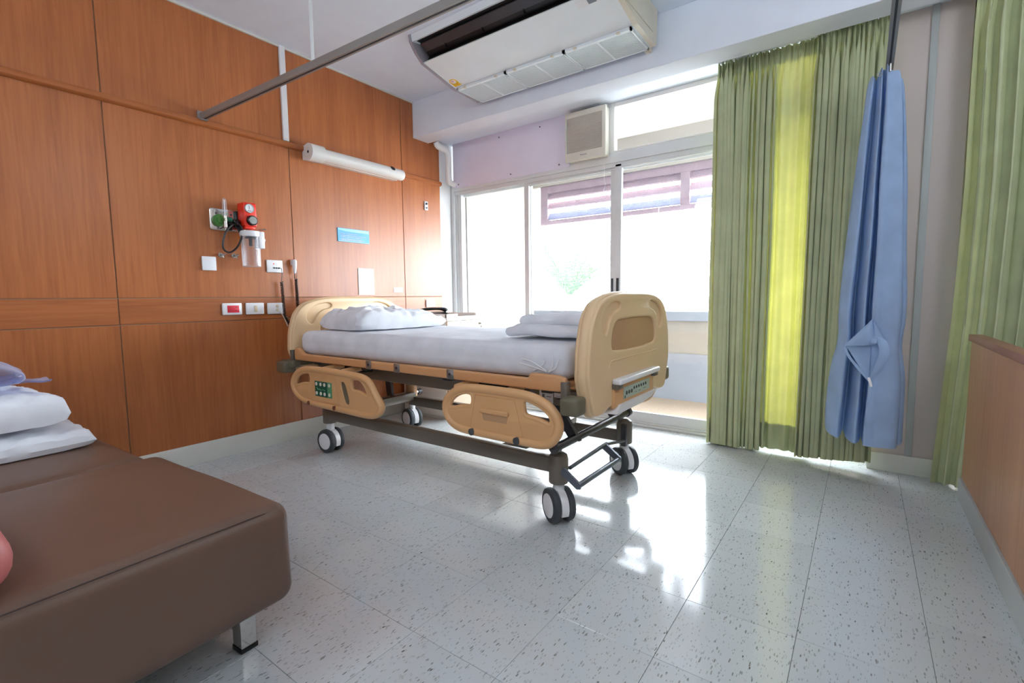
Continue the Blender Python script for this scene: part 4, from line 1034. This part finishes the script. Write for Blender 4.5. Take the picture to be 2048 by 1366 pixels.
ph = thing('telephone', (-2.93, 2.90, .822), 'black desk telephone with its handset on the bedside cabinet', 'telephone')
PT = Matrix.Translation((-2.93, 2.93, .8235)) @ Matrix.Rotation(-.55, 4, 'Z')
def php(mb):
    mb.v = [Vector((v.x, v.y, v.z*.72)) for v in mb.v]; return mb.xf(PT)
obj('phone_base', php(MB().prism([(-.09, 0), (.09, 0), (.09, .022), (-.06, .055), (-.09, .055)], 'y', -.10, .10)), M['black'], ph, smooth=False)
hp = MB().tube(smoothpath([(-.045, -.11, .066), (-.045, -.085, .082), (-.045, -.03, .09), (-.045, .03, .09), (-.045, .085, .082), (-.045, .11, .066)]), [.02, .022, .024, .024, .022, .02, .019, .018, .017, .016, .016, .016, .016, .016, .016, .016, .016, .016, .016, .017, .018, .019, .02, .022, .024, .024, .024, .023, .022, .021, .02], 12)
obj('phone_handset', php(hp), M['black'], ph)
kp = MB()
for i in range(4):
    for j in range(3): kp.box(.0+i*.02, .012+i*.02, -.03+j*.025, -.012+j*.025, .035-.0085*i, .042-.0085*i)
stuff(obj('keypad', php(kp), M['ac_grey'], ph, smooth=False))

# ================================================================== SOFA BED
so = thing('sofa_bed', (-1.25, .66, 0), 'low brown leatherette sofa bed folded flat along the wood wall', 'sofa', rz=.055)
obj('seat_cushion', MB().soft((-.41, -.95, .282), (.82, 1.95, .285), .045, (14, 24, 5), .004, 3.0, .006, 1.0), M['leather'], so, local=True)
obj('back_cushion', MB().soft((-1.305, -.95, .275), (.93, 1.93, .27), .06, (14, 24, 5), .004, 3.0, .006, 4.0), M['leather'], so, local=True)
e_ = .014
def seam(pts, r=.0022): obj('seam_piping', MB().tube(smoothpath(pts, 5), r, 6), M['seam'], so, local=True)
seam([(-.010, -1.9, .414), (-.010, -.08, .414), (-.0145, -.046, .411), (-.027, -.026, .4065)], .0016)
seam([(-.027, -.026, .4065), (-.0165, -.0165, .37), (-.0130, -.0130, .33), (-.0130, -.0130, .22), (-.017, -.017, .165)], .0016)
leg = MB().box(-.022, .022, -.022, .022, .012, .155, .002); lfoot = MB().box(-.024, .024, -.024, .024, 0, .013, .002)
for (lx, ly) in ((-.125, -.065), (-.125, -1.8), (-1.68, -.10), (-1.68, -1.8)):
    m = MB().box(lx-.022, lx+.022, ly-.022, ly+.022, .012, .15, .002)
    q = obj('leg', m, M['chrome'], so, local=True, smooth=False)
    obj('leg_foot', MB().box(lx-.024, lx+.024, ly-.024, ly+.024, 0, .014, .002), M['black'], q, local=True)
obj('under_frame', MB().box(-1.70, -.06, -1.88, -.04, .128, .145), M['black'], so, local=True, smooth=False)

pillow('sofa_pillow', (-2.68, .155, .440), (.62, .80, .062), .05, 'lower white pillow lying flat on the brown sofa bed', 11.0, wr=.014, pw_=.27, hb=.02)
pillow('sofa_pillow', (-2.70, .085, .552), (.60, .80, .095), .10, 'upper white pillow stacked under the plastic bag on the sofa', 17.0, wr=.022, pw_=.26, hb=.035)
bgp = thing('linen_bag', (-2.68, .08, .655), 'clear plastic bag of folded blue linen on the stacked sofa pillows', 'bag')
bm_ = MB()
def bag_fn(p):
    k = max(0, min(1, (p.y+.02)/.30)); q = p*8
    p = Vector((p.x*(1-.35*k), p.y, p.z*(1-.55*k*k)-.035*k))
    return p+Vector((noise.noise(q), noise.noise(q+Vector((5, 1, 2))), noise.noise(q+Vector((1, 7, 3)))))*.010
bm_.soft((-2.66, .09, .738), (.46, .58, .12), .05, (18, 20, 4), .008, 8, .02, 2.0, bag_fn)
tp = MB().soft((-2.60, .40, .676), (.12, .10, .006), .003, (6, 5, 1), .008, 20)
bm_.add(tp.v, tp.f)
obj('bag_film', bm_, M['bag'], bgp, fix=False)
for k, (h, col) in enumerate(((.686, 'bluelinen'), (.708, 'bluelinen'), (.728, 'blue_cloth'))):
    obj('folded_linen', MB().soft((-2.66, .05, h), (.36-.01*k, .44-.03*k, .02), .009, (10, 12, 1), .004, 7, 0, k*3.0), M[col], bgp)
pkb = MB().soft((-1.462, -.108, .494), (.42, .52, .125), .06, (10, 12, 3), .004, 4, .015, 2.0)
pk = tag(obj('pink_cushion', pkb, M['pink'], origin=(-1.43, -.16, .425)), 'rounded pink leatherette cushion on the near edge of the sofa', 'cushion')
obj('cushion_piping', MB().tube(smoothpath([(-1.272, .115, .45), (-1.266, .105, .49), (-1.28, .09, .53), (-1.31, .07, .548)]), .0025, 6), M['seam'], pk)

# ================================================================== CURTAINS
def curtain(name, label, x0, x1, yc, z0, z1, folds, amp, seed, zb=None, bandx=None):
    """one hanging sheet. folds: list of (width share, depth share, lean share), every fold its own"""
    r = random.Random(seed); n = len(folds); tot = sum(f[0] for f in folds); cum = [0]
    for f in folds: cum.append(cum[-1]+f[0]/tot)
    per = 16; nu = n*per+1
    dr = [r.uniform(-1, 1) for _ in range(n+1)]
    def fold(i, v, hoff=0.0):
        k = min(n-1, i//per); t = i/per-k
        wv, dp, ln = folds[k]; nx = folds[min(n-1, k+1)]; pv = folds[max(0, k-1)]
        sm = t*t*(3-2*t)
        d0 = .5*(pv[1]+dp); d1 = .5*(dp+nx[1]); dpt = d0*(1-sm)+d1*sm
        p = 2*PI*t
        top = max(0, (v-.90)/.10); top = top*top*(3-2*top)
        u = cum[k]+(cum[k+1]-cum[k])*t
        xa = x0(v) if callable(x0) else x0; xb = x1(v) if callable(x1) else x1
        sw = (.010*noise.noise(Vector((u*5+seed, v*1.6, 3)))+.005*noise.noise(Vector((u*14+seed, v*2.5, 8))))*(1-top)
        x = xa+(xb-xa)*u - ln*.016*math.sin(2*p)*(1-.8*top) + sw
        y = yc - amp*dpt*math.cos(p)*(1-.6*top)*(1+.25*dr[k]*math.sin(v*5+seed+k)) + .010*noise.noise(Vector((u*5+seed, v*2, 1)))
        if top > 0:
            y += .007*math.sin(p*3+k)*top; x += .005*math.sin(p*2+k*1.7)*top
        zb_ = zb(u) if zb else z0
        z = zb_+(z1-zb_)*v + (.005*math.sin(p*2+k)*top)
        return Vector((x, y+hoff, z))
    mb = MB().grid(lambda u, v: fold(int(round(u*(nu-1))), v), nu, 56)
    c = tag(obj(name, mb, M['green_cloth'], origin=((x0(0) if callable(x0) else x0), yc, z0), fix=False, angle=180), label, 'curtain', None)
    hb = MB().grid(lambda u, v: fold(int(round(u*(nu-1))), v*.068, .004), nu, 6)
    obj('hem', hb, M['green_hem'], c, fix=False, angle=180)
    tb = MB().grid(lambda u, v: fold(int(round(u*(nu-1))), .962+v*.037, .005), nu, 4)
    obj('heading_tape', tb, M['green_hem'], c, fix=False, angle=180)
    return c
CT = 2.386
def fl_(seed, n, w, d, l):
    r = random.Random(seed); return [(w*r.uniform(.8, 1.25), d*r.uniform(.6, 1.3), l*r.uniform(.5, 1.4)) for _ in range(n)]
# left curtain: bunched folds on its left, a flatter sunlit stretch on its right
curtain('green_curtain', 'left green curtain beside the glass door, its right stretch glowing yellow', lambda v: -.785-.006*v, lambda v: -.20-.02*(1-v), 3.30, .01, 2.401,
        fl_(5, 12, .024, 1.0, 1.2)+[(.024, .9, 1.0), (.055, .40, .0), (.085, .30, 0), (.055, .40, .1), (.05, .45, .3), (.045, .6, .5)], .034, 5, zb=lambda u: .010 if u < .5 else .026)
curtain('green_curtain', 'green curtain hanging directly behind the knotted blue curtain', lambda v: -.285+.02*v, lambda v: .055+.004*v, 3.228, .03, CT,
        fl_(9, 14, .026, 1.0, 1.15), .036, 9, zb=lambda u: .028+.03*u)
curtain('green_curtain', 'green curtain at the right, hanging behind the low partition', lambda v: .335+.03*min(1, v*1.6)-.06*max(0, .35-v), lambda v: 1.30, 3.20, .012, CT+.01,
        [(.06, .5, .2), (.05, .9, .9)]+fl_(14, 13, .07, 1.0, .9), .036, 14)
# blue privacy curtain, bunched and knotted
bl = thing('blue_curtain', (.04, 2.97, .23), 'blue privacy curtain gathered and knotted at the end of its track', 'curtain')
prof_b = [(-.98, .55), (-.88, -.05), (-.62, -.62), (-.55, -.05), (-.50, .45), (-.36, -.25), (-.18, -.82), (-.10, -.35), (-.04, .2), (.02, -.45), (.06, -.98), (.35, -.96), (.72, -.80), (.82, -.45), (.70, .15), (.86, -.05), (.97, .35), (.80, .62), (.55, .35), (.40, .85), (.05, .6), (-.2, .95), (-.5, .75), (-.75, .98)]
pb = smoothpath([(a, b, 0) for a, b in prof_b], 6)
nb = len(pb)
def bfn(i, v):
    p = pb[i]
    w0 = -.050+.095*0; 
    t = 1-v      # 0 at the top
    xl = -.035-.11*min(1, t*1.05)**.9; xr = .105+.085*min(1, t*1.2)**.7
    xc, hw = (xl+xr)/2, (xr-xl)/2
    hy = .05+.07*min(1, t*1.3)
    pin = 1-.10*math.exp(-((v-.275)/.06)**2)
    x = xc+p.x*hw*pin; y = 2.985+p.y*hy*pin
    x += .006*noise.noise(Vector((i*.08, v*4, 2))); y += .010*noise.noise(Vector((i*.08, v*3, 7)))
    z0 = .235+.035*max(0, -p.x-.3)+.07*max(0, p.y*.6)
    ztop = 2.035-.055*abs(p.x)-.03*max(0, p.y)-.02*math.sin(i*.5)*.4
    if v > .985 and abs(p.x) < .35: pass
    return Vector((x, y, z0+(ztop-z0)*v))
bmv = MB().grid(lambda u, v: bfn(min(nb-1, int(round(u*(nb-1)))), v), nb, 48)
obj('drape', bmv, M['blue_cloth'], bl, fix=False, angle=180)
# heading hem line and stitched seam
obj('side_hem', MB().grid(lambda u, v: bfn(int(.415*nb)+int(u*7), .02+.94*v)+Vector((0, -.004, 0)), 8, 60), M['blue_cloth'], bl, fix=False, angle=180)
# knot: two loops of cloth and the small nub
def ribbon(path, widths, nrm, thick=.004):
    P = smoothpath(path, 8); n = len(P); vs = []
    for i, p in enumerate(P):
        t = (P[min(i+1, n-1)]-P[max(i-1, 0)]).normalized(); s = Vector(nrm).cross(t).normalized()
        k = i/(n-1)*(len(widths)-1); a = int(min(k, len(widths)-2)); wv = widths[a]+(widths[a+1]-widths[a])*(k-a)
        for j in range(7):
            c = j/6-.5; vs.append(p+s*wv*c*2*.5+Vector(nrm)*(.16*wv*(.25-c*c)*2))
    fs = [(i*7+j, i*7+j+1, i*7+8+j, i*7+7+j) for i in range(n-1) for j in range(6)]
    return MB().add(vs, fs)
KY = 2.862
nrm = (.12, -.99, 0)
def tri_patch(A, B, Cc, bulge, n=10):
    A, B, Cc = Vector(A), Vector(B), Vector(Cc); nr = Vector(nrm)
    def fn(u, v):
        e = B.lerp(Cc, u); p = A.lerp(e, v)
        return p+nr*(bulge*4*u*(1-u)*math.sin(PI*min(1, v*.9+.05)))
    return MB().grid(fn, n, n)
kA, kL, kC, kB = (.038, KY-.004, .856), (-.070, KY-.002, .722), (.046, KY-.022, .732), (.036, KY-.004, .556)
kn_ = MB()
for m in (tri_patch(kA, (-.070, KY-.006, .722), kC, .018), tri_patch(kB, (-.066, KY+.008, .730), (.036, KY+.010, .735), -.006),
          ribbon([kL, (-.045, KY-.008, .668), (-.004, KY-.010, .612), kB], [.010, .012, .012, .006], nrm),
          ribbon([(.046, KY-.02, .775), (.078, KY-.034, .745), (.088, KY-.034, .70), (.068, KY-.022, .63), kB], [.015, .036, .04, .03, .008], nrm),
          tri_patch(kA, kC, (.092, KY-.004, .742), .014)):
    kn_.add(m.v, m.f)
obj('knot', kn_, M['blue_cloth'], bl, fix=False, angle=180)
obj('knot_nub', MB().soft((.046, KY-.034, .752), (.022, .022, .034), .010, (3, 3, 3), .005, 30), M['blue_cloth'], bl)
obj('knot_tip', MB().tube([(.034, KY-.006, .575), (.042, KY-.012, .55), (.046, KY-.012, .532)], .006, 8), M['white_plastic'], bl)
hk = MB()
for (x, y) in ((.05, 2.97), (.05, 3.0), (.05, 3.03), (.052, 2.93)): hk.cyl((x, y, 2.0), (x, y, 2.0355), .004, 8)
obj('track_glider', hk, M['steel'], bl)
tag_eye = obj('grommet', MB().tube([(.012+.009*math.cos(k*PI/6), 2.925, 1.995+.009*math.sin(k*PI/6)) for k in range(12)], .002, 5, closed=True), M['steel'], bl)

# ================================================================== LOW PARTITION
pa = thing('low_partition', (.42, 2.0, 0), 'low wood-grain partition with grey kickboard at the right edge', 'partition')
obj('partition_panel', MB().box(.412, .445, 1.0, 3.05, .10, .752, .002), M['wood_part'], pa, smooth=False)
obj('partition_cap', MB().box(.402, .455, .99, 3.06, .752, .782, .003), M['wood_cap'], pa)
obj('kickboard', MB().box(.402, .45, 1.0, 3.05, 0, .10, .002), M['skirting_grey'], pa, smooth=False)
